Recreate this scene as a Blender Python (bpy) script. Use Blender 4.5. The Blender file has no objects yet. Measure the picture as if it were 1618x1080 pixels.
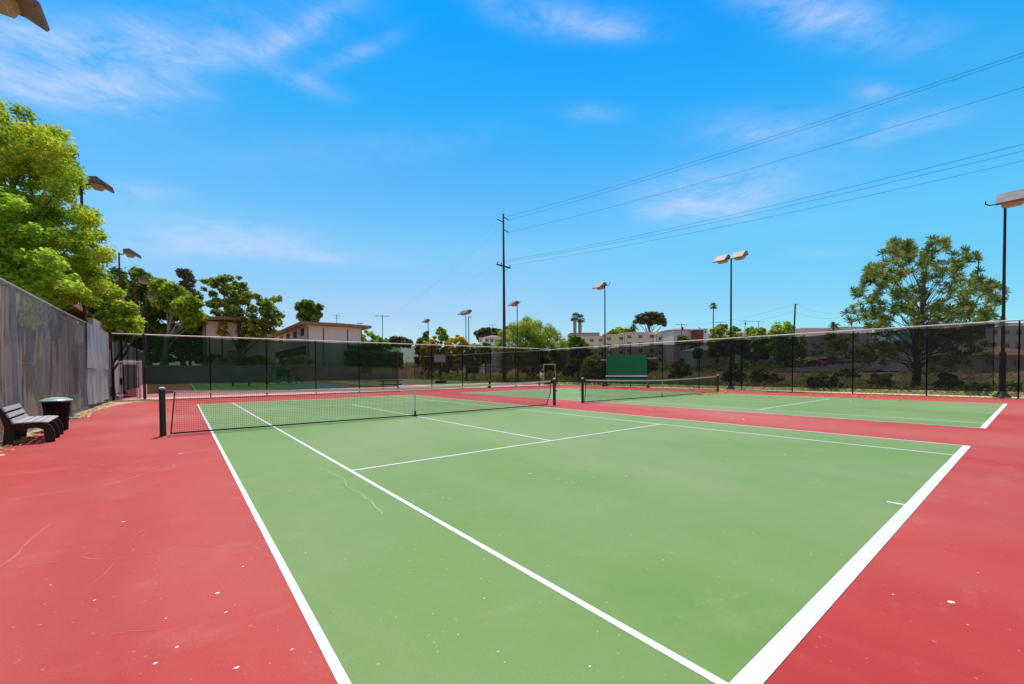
import bpy, math, random
import numpy as np
from mathutils import Vector, Matrix
S = bpy.context.scene
COL = S.collection
PI = math.pi
R = math.radians
rnd = random.Random(7)

# ------------------------------------------------------------------ camera frame (fitted to the court lines)
FPX, CX, CY = 657.89, 800.95, 599.38
YAW, PITCH, ROLL = 0.66323, -0.019768, -0.007507
EYE = Vector((-6.0334, -12.6552, 1.4533))
_f = Vector((math.sin(YAW)*math.cos(PITCH), math.cos(YAW)*math.cos(PITCH), math.sin(PITCH)))
_r0 = Vector((math.cos(YAW), -math.sin(YAW), 0))
_u0 = _r0.cross(_f)
_r = math.cos(ROLL)*_r0 + math.sin(ROLL)*_u0
_u = -math.sin(ROLL)*_r0 + math.cos(ROLL)*_u0

def px(u, v, depth):
    return EYE + (_f + _r*((u-CX)/FPX) - _u*((v-CY)/FPX))*depth

cam = bpy.data.cameras.new('camera')
cam.sensor_fit = 'HORIZONTAL'; cam.sensor_width = 36
cam.lens = FPX/1618*36
cam.shift_x = (809-CX)/1618
cam.shift_y = (CY-540)/1618
cam.clip_start = 0.05; cam.clip_end = 9000
co = bpy.data.objects.new('camera', cam); COL.objects.link(co)
co.matrix_world = Matrix(((_r.x, _u.x, -_f.x, EYE.x), (_r.y, _u.y, -_f.y, EYE.y), (_r.z, _u.z, -_f.z, EYE.z), (0, 0, 0, 1)))
S.camera = co

# ------------------------------------------------------------------ materials
def lin(c):
    return tuple((x/12.92 if x <= .04045 else ((x+.055)/1.055)**2.4) for x in c)

def nd(nt, t, **k):
    n = nt.nodes.new(t)
    for a, b in k.items(): setattr(n, a, b)
    return n

def mat(name, col, rough=.7, var=.15, scale=3, fine=40, bump=0., metal=0., spec=.4, col2=None, thr=None, bscale=80):
    m = bpy.data.materials.new(name); m.use_nodes = True
    nt = m.node_tree; b = nt.nodes['Principled BSDF']
    b.inputs['Roughness'].default_value = rough
    b.inputs['Metallic'].default_value = metal
    b.inputs['Specular IOR Level'].default_value = spec
    tc = nd(nt, 'ShaderNodeTexCoord')
    n1 = nd(nt, 'ShaderNodeTexNoise'); n1.inputs['Scale'].default_value = scale; n1.inputs['Detail'].default_value = 6
    n2 = nd(nt, 'ShaderNodeTexNoise'); n2.inputs['Scale'].default_value = fine; n2.inputs['Detail'].default_value = 3
    nt.links.new(tc.outputs['Object'], n1.inputs['Vector']); nt.links.new(tc.outputs['Object'], n2.inputs['Vector'])
    ad = nd(nt, 'ShaderNodeMath', operation='ADD'); nt.links.new(n1.outputs['Fac'], ad.inputs[0]); nt.links.new(n2.outputs['Fac'], ad.inputs[1])
    cr = nd(nt, 'ShaderNodeMapRange')
    cr.inputs[1].default_value = .7; cr.inputs[2].default_value = 1.3
    nt.links.new(ad.outputs[0], cr.inputs[0])
    mx = nd(nt, 'ShaderNodeMix', data_type='RGBA')
    c = col
    d = col2 if col2 else tuple(min(1, x*(1+var)) for x in c)
    a = col if col2 else tuple(x*(1-var) for x in c)
    mx.inputs[6].default_value = (*a, 1); mx.inputs[7].default_value = (*d, 1)
    nt.links.new(cr.outputs[0], mx.inputs[0]); nt.links.new(mx.outputs[2], b.inputs['Base Color'])
    if bump:
        bp = nd(nt, 'ShaderNodeBump'); bp.inputs['Strength'].default_value = bump; bp.inputs['Distance'].default_value = .02
        n3 = nd(nt, 'ShaderNodeTexNoise'); n3.inputs['Scale'].default_value = bscale; n3.inputs['Detail'].default_value = 4
        nt.links.new(tc.outputs['Object'], n3.inputs['Vector'])
        nt.links.new(n3.outputs['Fac'], bp.inputs['Height']); nt.links.new(bp.outputs['Normal'], b.inputs['Normal'])
    return m

def leafmat(name, c1, c2, c3=None, trans=.35, nscale=.7):
    m = bpy.data.materials.new(name); m.use_nodes = True
    nt = m.node_tree; b = nt.nodes['Principled BSDF']; out = nt.nodes['Material Output']
    b.inputs['Roughness'].default_value = .55; b.inputs['Specular IOR Level'].default_value = .3
    g = nd(nt, 'ShaderNodeNewGeometry'); tc = nd(nt, 'ShaderNodeTexCoord')
    n = nd(nt, 'ShaderNodeTexNoise'); n.inputs['Scale'].default_value = nscale; n.inputs['Detail'].default_value = 3
    nt.links.new(tc.outputs['Object'], n.inputs['Vector'])
    mr = nd(nt, 'ShaderNodeMapRange'); mr.inputs[1].default_value = .35; mr.inputs[2].default_value = .65
    nt.links.new(n.outputs['Fac'], mr.inputs[0])
    a = nd(nt, 'ShaderNodeMath', operation='MULTIPLY'); a.inputs[1].default_value = .55
    nt.links.new(mr.outputs[0], a.inputs[0])
    s = nd(nt, 'ShaderNodeMath', operation='MULTIPLY_ADD'); s.inputs[1].default_value = .45
    nt.links.new(g.outputs['Random Per Island'], s.inputs[0]); nt.links.new(a.outputs[0], s.inputs[2])
    r = nd(nt, 'ShaderNodeValToRGB'); nt.links.new(s.outputs[0], r.inputs[0])
    r.color_ramp.elements[0].color = (*c1, 1); r.color_ramp.elements[0].position = .1
    r.color_ramp.elements[1].color = (*c2, 1); r.color_ramp.elements[1].position = .62
    if c3:
        e = r.color_ramp.elements.new(.95); e.color = (*c3, 1)
    t = nd(nt, 'ShaderNodeBsdfTranslucent'); mx = nd(nt, 'ShaderNodeMixShader'); mx.inputs[0].default_value = trans
    nt.links.new(r.outputs[0], b.inputs['Base Color']); nt.links.new(r.outputs[0], t.inputs['Color'])
    nt.links.new(b.outputs[0], mx.inputs[1]); nt.links.new(t.outputs[0], mx.inputs[2]); nt.links.new(mx.outputs[0], out.inputs['Surface'])
    return m

def screenmat(name, tcol, dcol, opaque=.3, streak=None):
    """woven mesh fabric: lets part of the light through; streak = torn cloth with see-through runs"""
    m = bpy.data.materials.new(name); m.use_nodes = True
    nt = m.node_tree; b = nt.nodes['Principled BSDF']; out = nt.nodes['Material Output']
    b.inputs['Base Color'].default_value = (*dcol, 1); b.inputs['Roughness'].default_value = .8; b.inputs['Specular IOR Level'].default_value = .1
    t = nd(nt, 'ShaderNodeBsdfTransparent'); t.inputs[0].default_value = (*tcol, 1)
    mx = nd(nt, 'ShaderNodeMixShader'); mx.inputs[0].default_value = opaque
    tc = nd(nt, 'ShaderNodeTexCoord'); mp = nd(nt, 'ShaderNodeMapping')
    n = nd(nt, 'ShaderNodeTexNoise'); n.inputs['Detail'].default_value = 5
    nt.links.new(tc.outputs['Object'], mp.inputs[0]); nt.links.new(mp.outputs[0], n.inputs['Vector'])
    mr = nd(nt, 'ShaderNodeMapRange')
    if streak:
        mp.inputs['Scale'].default_value = (1, 5.5, .3); n.inputs['Scale'].default_value = 1.3
        mr.inputs[1].default_value = .45; mr.inputs[2].default_value = .54; mr.inputs[3].default_value = streak[0]; mr.inputs[4].default_value = streak[1]
        n2 = nd(nt, 'ShaderNodeTexNoise'); n2.inputs['Scale'].default_value = .45
        nt.links.new(tc.outputs['Object'], n2.inputs['Vector'])
        av = nd(nt, 'ShaderNodeMath', operation='MULTIPLY_ADD'); av.inputs[1].default_value = .6
        nt.links.new(n2.outputs['Fac'], av.inputs[0])
        hv = nd(nt, 'ShaderNodeMath', operation='MULTIPLY'); hv.inputs[1].default_value = .4
        nt.links.new(n.outputs['Fac'], hv.inputs[0]); nt.links.new(hv.outputs[0], av.inputs[2])
        ad2 = nd(nt, 'ShaderNodeMath', operation='ADD')
        sb = nd(nt, 'ShaderNodeMath', operation='SUBTRACT'); sb.inputs[1].default_value = .5
        nt.links.new(n2.outputs['Fac'], sb.inputs[0]); nt.links.new(n.outputs['Fac'], ad2.inputs[0]); nt.links.new(sb.outputs[0], ad2.inputs[1])
        nt.links.new(ad2.outputs[0], mr.inputs[0])
        cm = nd(nt, 'ShaderNodeMix', data_type='RGBA'); n3 = nd(nt, 'ShaderNodeTexNoise'); n3.inputs['Scale'].default_value = 2.2; n3.inputs['Detail'].default_value = 6
        mp2 = nd(nt, 'ShaderNodeMapping'); mp2.inputs['Scale'].default_value = (1, 3.5, .25)
        nt.links.new(tc.outputs['Object'], mp2.inputs[0]); nt.links.new(mp2.outputs[0], n3.inputs['Vector'])
        m3 = nd(nt, 'ShaderNodeMapRange'); m3.inputs[1].default_value = .35; m3.inputs[2].default_value = .65
        nt.links.new(n3.outputs['Fac'], m3.inputs[0]); nt.links.new(m3.outputs[0], cm.inputs[0])
        cm.inputs[6].default_value = (*dcol, 1); cm.inputs[7].default_value = (dcol[0]*.6, dcol[1]*.58, dcol[2]*.6, 1)
        nt.links.new(cm.outputs[2], b.inputs['Base Color'])
    else:
        mp.inputs['Scale'].default_value = (1, 1, .5); n.inputs['Scale'].default_value = .9
        mr.inputs[1].default_value = .3; mr.inputs[2].default_value = .7; mr.inputs[3].default_value = opaque*.75; mr.inputs[4].default_value = min(1, opaque*1.3)
        nt.links.new(n.outputs['Fac'], mr.inputs[0])
    nt.links.new(mr.outputs[0], mx.inputs[0])
    if streak:
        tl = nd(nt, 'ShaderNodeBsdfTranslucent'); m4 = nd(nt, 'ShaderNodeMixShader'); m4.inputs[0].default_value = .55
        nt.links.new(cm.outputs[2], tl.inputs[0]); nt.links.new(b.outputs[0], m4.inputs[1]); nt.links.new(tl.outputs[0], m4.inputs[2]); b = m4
    nt.links.new(t.outputs[0], mx.inputs[1]); nt.links.new(b.outputs[0], mx.inputs[2]); nt.links.new(mx.outputs[0], out.inputs['Surface'])
    return m

def courtmat(name, base, pale, dark, stain):
    """painted acrylic: broad faded patches, brushed streaks, fine grit, small scuffs"""
    m = bpy.data.materials.new(name); m.use_nodes = True
    nt = m.node_tree; b = nt.nodes['Principled BSDF']
    b.inputs['Roughness'].default_value = .72; b.inputs['Specular IOR Level'].default_value = .35
    tc = nd(nt, 'ShaderNodeTexCoord')
    def noise(sc, det, mscale=None, lo=.35, hi=.65, rough=.55):
        n = nd(nt, 'ShaderNodeTexNoise'); n.inputs['Scale'].default_value = sc; n.inputs['Detail'].default_value = det; n.inputs['Roughness'].default_value = rough
        if mscale:
            mp = nd(nt, 'ShaderNodeMapping'); mp.inputs['Scale'].default_value = mscale; mp.inputs['Rotation'].default_value = (0, 0, .25)
            nt.links.new(tc.outputs['Object'], mp.inputs[0]); nt.links.new(mp.outputs[0], n.inputs['Vector'])
        else: nt.links.new(tc.outputs['Object'], n.inputs['Vector'])
        mr = nd(nt, 'ShaderNodeMapRange'); mr.inputs[1].default_value = lo; mr.inputs[2].default_value = hi
        nt.links.new(n.outputs['Fac'], mr.inputs[0]); return mr.outputs[0]
    def mix(f, a, c, amt=1.):
        mx = nd(nt, 'ShaderNodeMix', data_type='RGBA')
        if amt != 1.:
            mu = nd(nt, 'ShaderNodeMath', operation='MULTIPLY'); mu.inputs[1].default_value = amt; nt.links.new(f, mu.inputs[0]); f = mu.outputs[0]
        nt.links.new(f, mx.inputs[0])
        for s_, i in ((a, 6), (c, 7)):
            if isinstance(s_, tuple): mx.inputs[i].default_value = (*s_, 1)
            else: nt.links.new(s_, mx.inputs[i])
        return mx.outputs[2]
    c = mix(noise(.35, 6, None, .38, .66), base, pale, .85)
    c = mix(noise(.9, 7, (1, .22, 1), .42, .72), c, dark, .6)
    c = mix(noise(3.2, 8, (1, .35, 1), .50, .72, .7), c, pale, .45)
    c = mix(noise(.16, 5, (1, .6, 1), .46, .74), c, stain, .6)
    c = mix(noise(1.6, 8, (.5, 1, 1), .54, .76, .72), c, stain, .5)
    c = mix(noise(90, 3, None, .35, .7), c, dark, .45)
    c = mix(noise(7, 6, (1, .5, 1), .60, .78, .75), c, dark, .5)
    c = mix(noise(26, 2, None, .70, .74), c, tuple(min(1, x*1.4+.12) for x in pale), .5)
    nt.links.new(c, b.inputs['Base Color'])
    bp = nd(nt, 'ShaderNodeBump'); bp.inputs['Strength'].default_value = .25; bp.inputs['Distance'].default_value = .004
    n3 = nd(nt, 'ShaderNodeTexNoise'); n3.inputs['Scale'].default_value = 220; n3.inputs['Detail'].default_value = 3
    nt.links.new(tc.outputs['Object'], n3.inputs['Vector']); nt.links.new(n3.outputs['Fac'], bp.inputs['Height']); nt.links.new(bp.outputs['Normal'], b.inputs['Normal'])
    return m

M = {}
M['red'] = courtmat('red_acrylic', (.465, .032, .020), (.50, .078, .052), (.36, .022, .015), (.55, .18, .13))
M['green'] = courtmat('green_acrylic', (.160, .262, .058), (.220, .290, .105), (.118, .238, .040), (.30, .32, .15))
M['farred'] = courtmat('dull_red_acrylic', (.45, .10, .09), (.48, .13, .11), (.36, .08, .07), (.5, .22, .18))
M['white'] = mat('white_line_paint', (.60, .59, .57), .75, .05, 2.5, 70, .15, col2=(.78, .78, .77))
M['crack'] = mat('pale_crack_filler', (.54, .13, .10), .9, .25, 5, 30)
M['crackg'] = mat('pale_green_filler', (.30, .46, .25), .9, .1, 5, 30)
M['spot'] = mat('chalky_spot', (.72, .66, .62), .9, .1)
M['concrete'] = mat('pale_concrete', (.55, .47, .42), .9, .18, 1.5, 25, .2)
M['pinkconc'] = mat('bleached_pink_slab', (.68, .36, .32), .9, .12, 1.5, 25, .2)
M['retain'] = mat('grey_retaining_concrete', (.52, .47, .36), .9, .25, .8, 12, .3)
M['tanwall'] = mat('tan_plaster', (.42, .36, .29), .9, .16, .7, 9, .2)
M['dirt'] = mat('dry_dirt', (.42, .27, .17), .95, .3, .8, 14, .5, col2=(.55, .40, .24))
M['post'] = mat('black_vinyl_steel', (.018, .019, .02), .5, .3, 3, 30)
M['rail'] = mat('galvanised_rail', (.66, .64, .60), .6, .15, 2, 20, metal=.1)
M['galv'] = mat('galvanised_post', (.22, .25, .30), .55, .3, 1.2, 20, metal=.4)
M['chain'] = mat('chain_link_wire', (.42, .40, .38), .5, .2, metal=.2)
M['peel'] = mat('peeling_cream_paint', (.62, .46, .40), .8, .35, 4, 30, .2)
M['netg'] = mat('dark_green_paint', (.006, .035, .014), .35, .25, 4, 30)
M['capw'] = mat('worn_pale_cap', (.52, .62, .52), .6, .1)
M['netblk'] = mat('black_net_cord', (.012, .012, .013), .8, .1)
M['band'] = mat('faded_white_vinyl', (.78, .52, .38), .75, .22, .35, 12, col2=(.74, .70, .48))
M['strap'] = mat('white_strap', (.62, .68, .60), .8, .1)
M['bronze'] = mat('rusty_brown_paint', (.022, .011, .009), .6, .4, 3, 25)
M['rust'] = mat('rust_red_pole', (.11, .035, .025), .7, .4, 3, 25)
M['hood'] = mat('weathered_lamp_hood', (.20, .16, .145), .55, .35, 3, 20, metal=.2)
M['hoodt'] = mat('tan_lamp_housing', (.50, .36, .25), .6, .2, 5, 30)
M['lens'] = mat('dusty_lamp_glass', (.42, .38, .26), .25, .15, 6, 30)
M['wood'] = mat('weathered_bench_planks', (.38, .33, .31), .85, .25, 3, 60, .3, col2=(.50, .45, .43))
M['woodk'] = mat('dark_bench_frame', (.022, .016, .015), .7, .3, 5, 40)
M['canb'] = mat('black_plastic', (.004, .0045, .0055), .65, .2, spec=.15)
M['lid'] = mat('blue_grey_sheen_lid', (.40, .52, .54), .35, .15, 6, 30)  # blue-grey sheen is painted into the lid's base colour
M['utpole'] = mat('tarred_pole_wood', (.060, .045, .038), .85, .35, 2, 20, .4)
M['wire'] = mat('cable_rubber', (.03, .035, .045), .6, .1)
M['bark'] = mat('grey_brown_bark', (.13, .095, .07), .95, .35, 3, 20, .6, bscale=20)
M['barkp'] = mat('pale_bark', (.30, .25, .19), .95, .25, 3, 20, .5, bscale=20)
M['block'] = mat('grey_block_masonry', (.26, .235, .21), .9, .2, 1.5, 18, .3)
M['stucco'] = mat('cream_stucco', (.84, .74, .64), .9, .06, .4, 30, .1)
M['stuccop'] = mat('peach_stucco', (.84, .66, .52), .9, .06, .4, 30, .1)
M['fascia'] = mat('brown_fascia', (.40, .19, .085), .8, .2, 1, 20)
M['fasciad'] = mat('dark_brown_trim', (.16, .09, .06), .8, .2, 1, 20)
M['roofg'] = mat('grey_roofing', (.30, .28, .27), .9, .2, .6, 12, .2)
M['roofb'] = mat('brown_shingle', (.34, .19, .12), .9, .2, .6, 12, .2)
M['glass'] = mat('dark_window_glass', (.03, .045, .05), .12, .2, spec=.8)
M['frame'] = mat('white_window_frame', (.62, .60, .57), .6, .08)
M['beige'] = mat('beige_stucco', (.86, .70, .44), .9, .05, .3, 20, .1)
M['tanb'] = mat('tan_brown_wall', (.55, .36, .26), .9, .15, .8, 12, .2)
M['pinkw'] = mat('pinkish_grey_stucco', (.72, .56, .50), .9, .08, .3, 20)
M['greyw'] = mat('pale_grey_stucco', (.72, .68, .64), .9, .07, .3, 20)
M['redw'] = mat('brick_red_panel', (.24, .06, .045), .8, .15)
M['whitew'] = mat('white_stucco', (.86, .83, .78), .9, .05)
M['asph'] = mat('worn_asphalt', (.10, .10, .105), .9, .15, .5, 20)
M['gboard'] = mat('green_board_paint', (.003, .20, .05), .5, .15, .8, 12)
M['orange'] = mat('orange_cone_plastic', (.60, .07, .015), .5, .1)
M['tyre'] = mat('tyre_rubber', (.015, .015, .015), .8, .1)
M['cy'] = mat('cyan_white_plastic', (.45, .75, .72), .4, .1)
M['cloth'] = mat('grey_screen_cloth', (.43, .42, .37), .9, .10, 1.2, 50, .15)
M['terrain'] = mat('dry_scrub_earth', (.40, .235, .125), .95, .3, .05, 2.5, .3, col2=(.22, .19, .07), bscale=8)
M['straw'] = mat('straw_grass', (.80, .56, .24), .95, .3, .6, 18, .5, col2=(.70, .58, .22))
M['mo'] = mat('orange_ground_paint', (.42, .12, .06), .85, .2, .5, 20)
M['mb'] = mat('blue_ground_paint', (.16, .28, .38), .85, .2, .5, 20)
M['my'] = mat('yellow_ground_paint', (.50, .42, .14), .85, .2, .5, 20)
M['brass'] = mat('brass_crank', (.28, .15, .06), .4, .2, metal=.7)

# leaves (tree greens brightened beyond real foliage to paint in sunlit highlights)
L = {}
L['yel'] = leafmat('yellow_green_leaves', (.12, .24, .014), (.46, .60, .034), (.92, .80, .08), .48)
L['big'] = leafmat('bright_broad_leaves', (.14, .30, .016), (.46, .66, .045), (.68, .80, .12), .5)
L['mid'] = leafmat('fresh_green_leaves', (.11, .22, .016), (.38, .52, .035), (.74, .74, .07), .44)
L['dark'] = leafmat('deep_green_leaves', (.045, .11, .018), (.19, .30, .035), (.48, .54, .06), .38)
L['loose'] = leafmat('oak_green_leaves', (.07, .14, .018), (.30, .38, .04), (.62, .62, .08), .42)
L['lime'] = leafmat('lime_willow_leaves', (.15, .23, .02), (.38, .48, .05), (.62, .62, .13), .45)
L['gold'] = leafmat('golden_flower_leaves', (.35, .32, .02), (.75, .60, .03), (.85, .62, .03), .4)
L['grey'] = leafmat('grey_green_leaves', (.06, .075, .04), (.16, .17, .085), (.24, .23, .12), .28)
L['pine'] = leafmat('pine_needles', (.07, .12, .035), (.27, .34, .06), (.60, .50, .13), .4)
L['scrub'] = leafmat('olive_scrub_leaves', (.15, .17, .04), (.36, .36, .09), (.60, .46, .18), .35, .3)
L['dry'] = leafmat('dry_stalks', (.25, .15, .06), (.45, .30, .12), (.55, .42, .2), .25, .3)
L['straw'] = leafmat('straw_blades', (.60, .42, .14), (.80, .62, .22), (.55, .56, .12), .4, .5)
L['palm'] = leafmat('palm_fronds', (.04, .07, .025), (.13, .17, .05), (.25, .24, .10), .3)
L['litter'] = leafmat('dry_fallen_leaf', (.45, .20, .06), (.72, .42, .14), (.80, .58, .28), .15, 2)

M['scr'] = screenmat('black_windscreen_mesh', (.26, .26, .235), (.016, .028, .028), .30)
M['scrg'] = screenmat('green_black_windscreen_mesh', (.20, .28, .185), (.016, .060, .026), .34)
M['scrm'] = screenmat('thin_black_windscreen_mesh', (.40, .39, .36), (.012, .012, .012), .20)
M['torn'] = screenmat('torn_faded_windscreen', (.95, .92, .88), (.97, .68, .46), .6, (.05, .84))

# ------------------------------------------------------------------ mesh building
class MB:
    def __init__(s): s.v = []; s.f = []; s.m = []; s.cur = 0
    def mi(s, i): s.cur = i; return s
    def face(s, *pts):
        n = len(s.v); s.v += [tuple(p) for p in pts]; s.f.append(tuple(range(n, n+len(pts)))); s.m.append(s.cur); return s
    def box(s, c, d, rz=0, rx=0, ry=0):
        Mx = Matrix.Translation(Vector(c)) @ Matrix.Rotation(rz, 4, 'Z') @ Matrix.Rotation(ry, 4, 'Y') @ Matrix.Rotation(rx, 4, 'X')
        n = len(s.v)
        for z in (-1, 1):
            for x, y in ((-1, -1), (1, -1), (1, 1), (-1, 1)):
                s.v.append(tuple(Mx @ Vector((x*d[0]/2, y*d[1]/2, z*d[2]/2))))
        for q in ((0, 3, 2, 1), (4, 5, 6, 7), (0, 1, 5, 4), (1, 2, 6, 5), (2, 3, 7, 6), (3, 0, 4, 7)):
            s.f.append(tuple(n+i for i in q)); s.m.append(s.cur)
        return s
    def bar(s, a, b, w, h=None, n=4):
        return s.tube([a, b], [w/2, (h or w)/2], n)
    def tube(s, path, rad, n=8, cap=True):
        path = [Vector(p) for p in path]
        if not isinstance(rad, (list, tuple)): rad = [rad]*len(path)
        base = len(s.v); ref = None
        for i, p in enumerate(path):
            d = (path[min(i+1, len(path)-1)]-path[max(i-1, 0)]).normalized()
            if ref is None:
                ref = Vector((1, 0, 0)) if abs(d.x) < .8 else Vector((0, 1, 0))
            a = (ref - d*ref.dot(d)).normalized(); ref = a; b = d.cross(a)
            for k in range(n):
                t = 2*PI*(k+.5)/n
                s.v.append(tuple(p+(a*math.cos(t)+b*math.sin(t))*rad[i]))
        for i in range(len(path)-1):
            for k in range(n):
                j = (k+1) % n
                s.f.append((base+i*n+k, base+i*n+j, base+(i+1)*n+j, base+(i+1)*n+k)); s.m.append(s.cur)
        if cap:
            s.f.append(tuple(base+k for k in range(n-1, -1, -1))); s.m.append(s.cur)
            e = base+(len(path)-1)*n
            s.f.append(tuple(e+k for k in range(n))); s.m.append(s.cur)
        return s
    def lathe(s, c, prof, n=16):
        base = len(s.v)
        for r, z in prof:
            for k in range(n):
                t = 2*PI*k/n; s.v.append((c[0]+r*math.cos(t), c[1]+r*math.sin(t), c[2]+z))
        for i in range(len(prof)-1):
            for k in range(n):
                j = (k+1) % n
                s.f.append((base+i*n+k, base+i*n+j, base+(i+1)*n+j, base+(i+1)*n+k)); s.m.append(s.cur)
        return s
    def prism(s, poly, axis, a, b):
        """poly: 2-D outline; axis 'y': (x,z) outline extruded in y; 'z': (x,y) in z; 'x': (y,z) in x"""
        def P(q, t): return {'y': (q[0], t, q[1]), 'z': (q[0], q[1], t), 'x': (t, q[0], q[1])}[axis]
        n = len(s.v); k = len(poly)
        s.v += [P(q, a) for q in poly]+[P(q, b) for q in poly]
        s.f.append(tuple(n+i for i in range(k-1, -1, -1))); s.m.append(s.cur)
        s.f.append(tuple(n+k+i for i in range(k))); s.m.append(s.cur)
        for i in range(k):
            j = (i+1) % k; s.f.append((n+i, n+j, n+k+j, n+k+i)); s.m.append(s.cur)
        return s
    def xf(s, Mx):
        s.v = [tuple(Mx @ Vector(p)) for p in s.v]; return s
    def build(s, name, m, parent=None, local=False, smooth=False, bev=0):
        me = bpy.data.meshes.new(name)
        v = s.v
        if parent is not None and not local:
            o = gloc(parent); v = [(a[0]-o.x, a[1]-o.y, a[2]-o.z) for a in v]
        me.from_pydata(v, [], s.f)
        ms = m if isinstance(m, (list, tuple)) else [m]
        for q in ms: me.materials.append(q)
        if len(ms) > 1: me.polygons.foreach_set('material_index', s.m)
        if smooth: me.polygons.foreach_set('use_smooth', [True]*len(me.polygons))
        ob = bpy.data.objects.new(name, me); COL.objects.link(ob)
        if parent is not None: ob.parent = parent
        if bev:
            b = ob.modifiers.new('bevel', 'BEVEL'); b.width = bev; b.segments = 2; b.limit_method = 'ANGLE'
        return ob

def gloc(o):
    l = Vector((0, 0, 0))
    while o is not None: l += o.location; o = o.parent
    return l

def tag(o, label=None, cat=None, group=None, kind=None):
    if label: o['label'] = label
    if cat: o['category'] = cat
    if group: o['group'] = group
    if kind: o['kind'] = kind
    return o

def thing(name, label, cat, loc=(0, 0, 0), rz=0, group=None):
    o = bpy.data.objects.new(name, None); COL.objects.link(o); o.location = loc; o.rotation_euler = (0, 0, rz)
    return tag(o, label, cat, group)

def struct(ob, label=None): return tag(ob, label, kind='structure')

def npmesh(name, V, Fq, m, parent=None, k=4):
    me = bpy.data.meshes.new(name)
    V = np.asarray(V, dtype=np.float32)
    if parent is not None:
        o = gloc(parent); V = V - np.array([o.x, o.y, o.z], dtype=np.float32)
    nf = len(Fq)
    me.vertices.add(len(V)); me.vertices.foreach_set('co', V.ravel())
    me.loops.add(nf*k); me.loops.foreach_set('vertex_index', np.asarray(Fq, dtype=np.int32).ravel())
    me.polygons.add(nf); me.polygons.foreach_set('loop_start', np.arange(nf, dtype=np.int32)*k)
    me.update(calc_edges=True)
    me.materials.append(m)
    ob = bpy.data.objects.new(name, me); COL.objects.link(ob)
    if parent is not None: ob.parent = parent
    return ob

def leaf_quads(P, N, size, rng, asp=.6):
    n = len(P)
    N = N/np.linalg.norm(N, axis=1)[:, None]
    T = rng.normal(size=(n, 3)); T -= N*(T*N).sum(1)[:, None]; T /= np.linalg.norm(T, axis=1)[:, None]
    B = np.cross(N, T); s = (size*(.6+.8*rng.random(n)))[:, None]
    V = np.empty((n, 4, 3)); V[:, 0] = P-T*s; V[:, 1] = P+B*s*asp; V[:, 2] = P+T*s; V[:, 3] = P-B*s*asp
    return V.reshape(-1, 3), np.arange(n*4).reshape(n, 4)

def clump_leaves(C, Rr, n, size, seed, squash=.8, asp=.6, up=.3):
    rng = np.random.default_rng(seed)
    C = np.asarray(C); Rr = np.asarray(Rr, dtype=float)
    w = Rr**2; idx = rng.choice(len(C), n, p=w/w.sum())
    D = rng.normal(size=(n, 3)); D /= np.linalg.norm(D, axis=1)[:, None]
    rad = Rr[idx]*(.34+.62*rng.random(n)**.7+.5*rng.random(n)**6)
    P = C[idx]+D*rad[:, None]*np.array([1, 1, squash])
    N = D*.55+rng.normal(size=(n, 3))*.5+np.array([.12, .35, .92])*up*2.6
    return leaf_quads(P, N, size, rng, asp)

# ------------------------------------------------------------------ terrain height
def court_z(y): return .0082*max(0., y-18.45)
XS = [24.8, 32, 45, 75, 100, 130, 160, 200, 260, 400, 800, 6000]
ZS = [-.05, -.35, -.9, -.9, .9, 2.7, 4.8, 8.5, 12.5, 19, 24, 30]
def tz(x, y):
    if x < -9.75 and y < 55.02:
        a = min(3.2, .05+.30*(-9.75-x))
        return a if y > -30 else a*.3
    b = 2.25+.015*max(0, min(y, 600)-55) if y > 55.02 else (court_z(y)-.08 if y > -40 else -.05)
    if x <= 24.8: return b
    t = min(1., (x-24.8)/9.); t = t*t*(3-2*t)
    return b*(1-t)+float(np.interp(x, XS, ZS))*t if y > 55.02 else float(np.interp(x, XS, ZS))

def axis_lines(core0, core1, step, far, extra=()):
    a = list(np.arange(core0, core1+.01, step)); s = step; x = core0
    while x > -far: s *= 1.35; x -= s; a.append(x)
    s = step; x = core1
    while x < far: s *= 1.2; x += s; a.append(x)
    return sorted(a+list(extra))
gx = axis_lines(-20, 60, 2.5, 5000, (-9.85, -9.7, 24.8, 24.9)); gy = axis_lines(-20, 60, 2.5, 5000, (54.98, 55.06))
V = [(x, y, tz(x, y)+(0 if (x < 24.8 or x > 3000) else .12*math.sin(x*.31+y*.17)*math.cos(y*.23))) for y in gy for x in gx]
Fq = [(j*len(gx)+i, j*len(gx)+i+1, (j+1)*len(gx)+i+1, (j+1)*len(gx)+i) for j in range(len(gy)-1) for i in range(len(gx)-1)]
tag(npmesh('ground', V, Fq, M['terrain']), 'dry brown scrub ground rising to the far hillside', kind='structure')

# ------------------------------------------------------------------ courts
def sheet(name, x0, x1, y0, y1, dz, m, label=None, par=None):
    ys = [y0]+[y for y in (18.45,) if y0 < y < y1]+[y1]
    b = MB()
    for a, c in zip(ys[:-1], ys[1:]):
        b.face((x0, a, court_z(a)+dz), (x1, a, court_z(a)+dz), (x1, c, court_z(c)+dz), (x0, c, court_z(c)+dz))
    o = b.build(name, m); struct(o, label)
    return o
sheet('court_surface', -8.95, 24.62, -26, 18.62, 0, M['red'], 'faded red acrylic court surface')
sheet('far_court_surface', -9.6, 24.75, 18.62, 54.8, 0, M['farred'], 'dull red surface of the courts beyond the screened fence')
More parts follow.
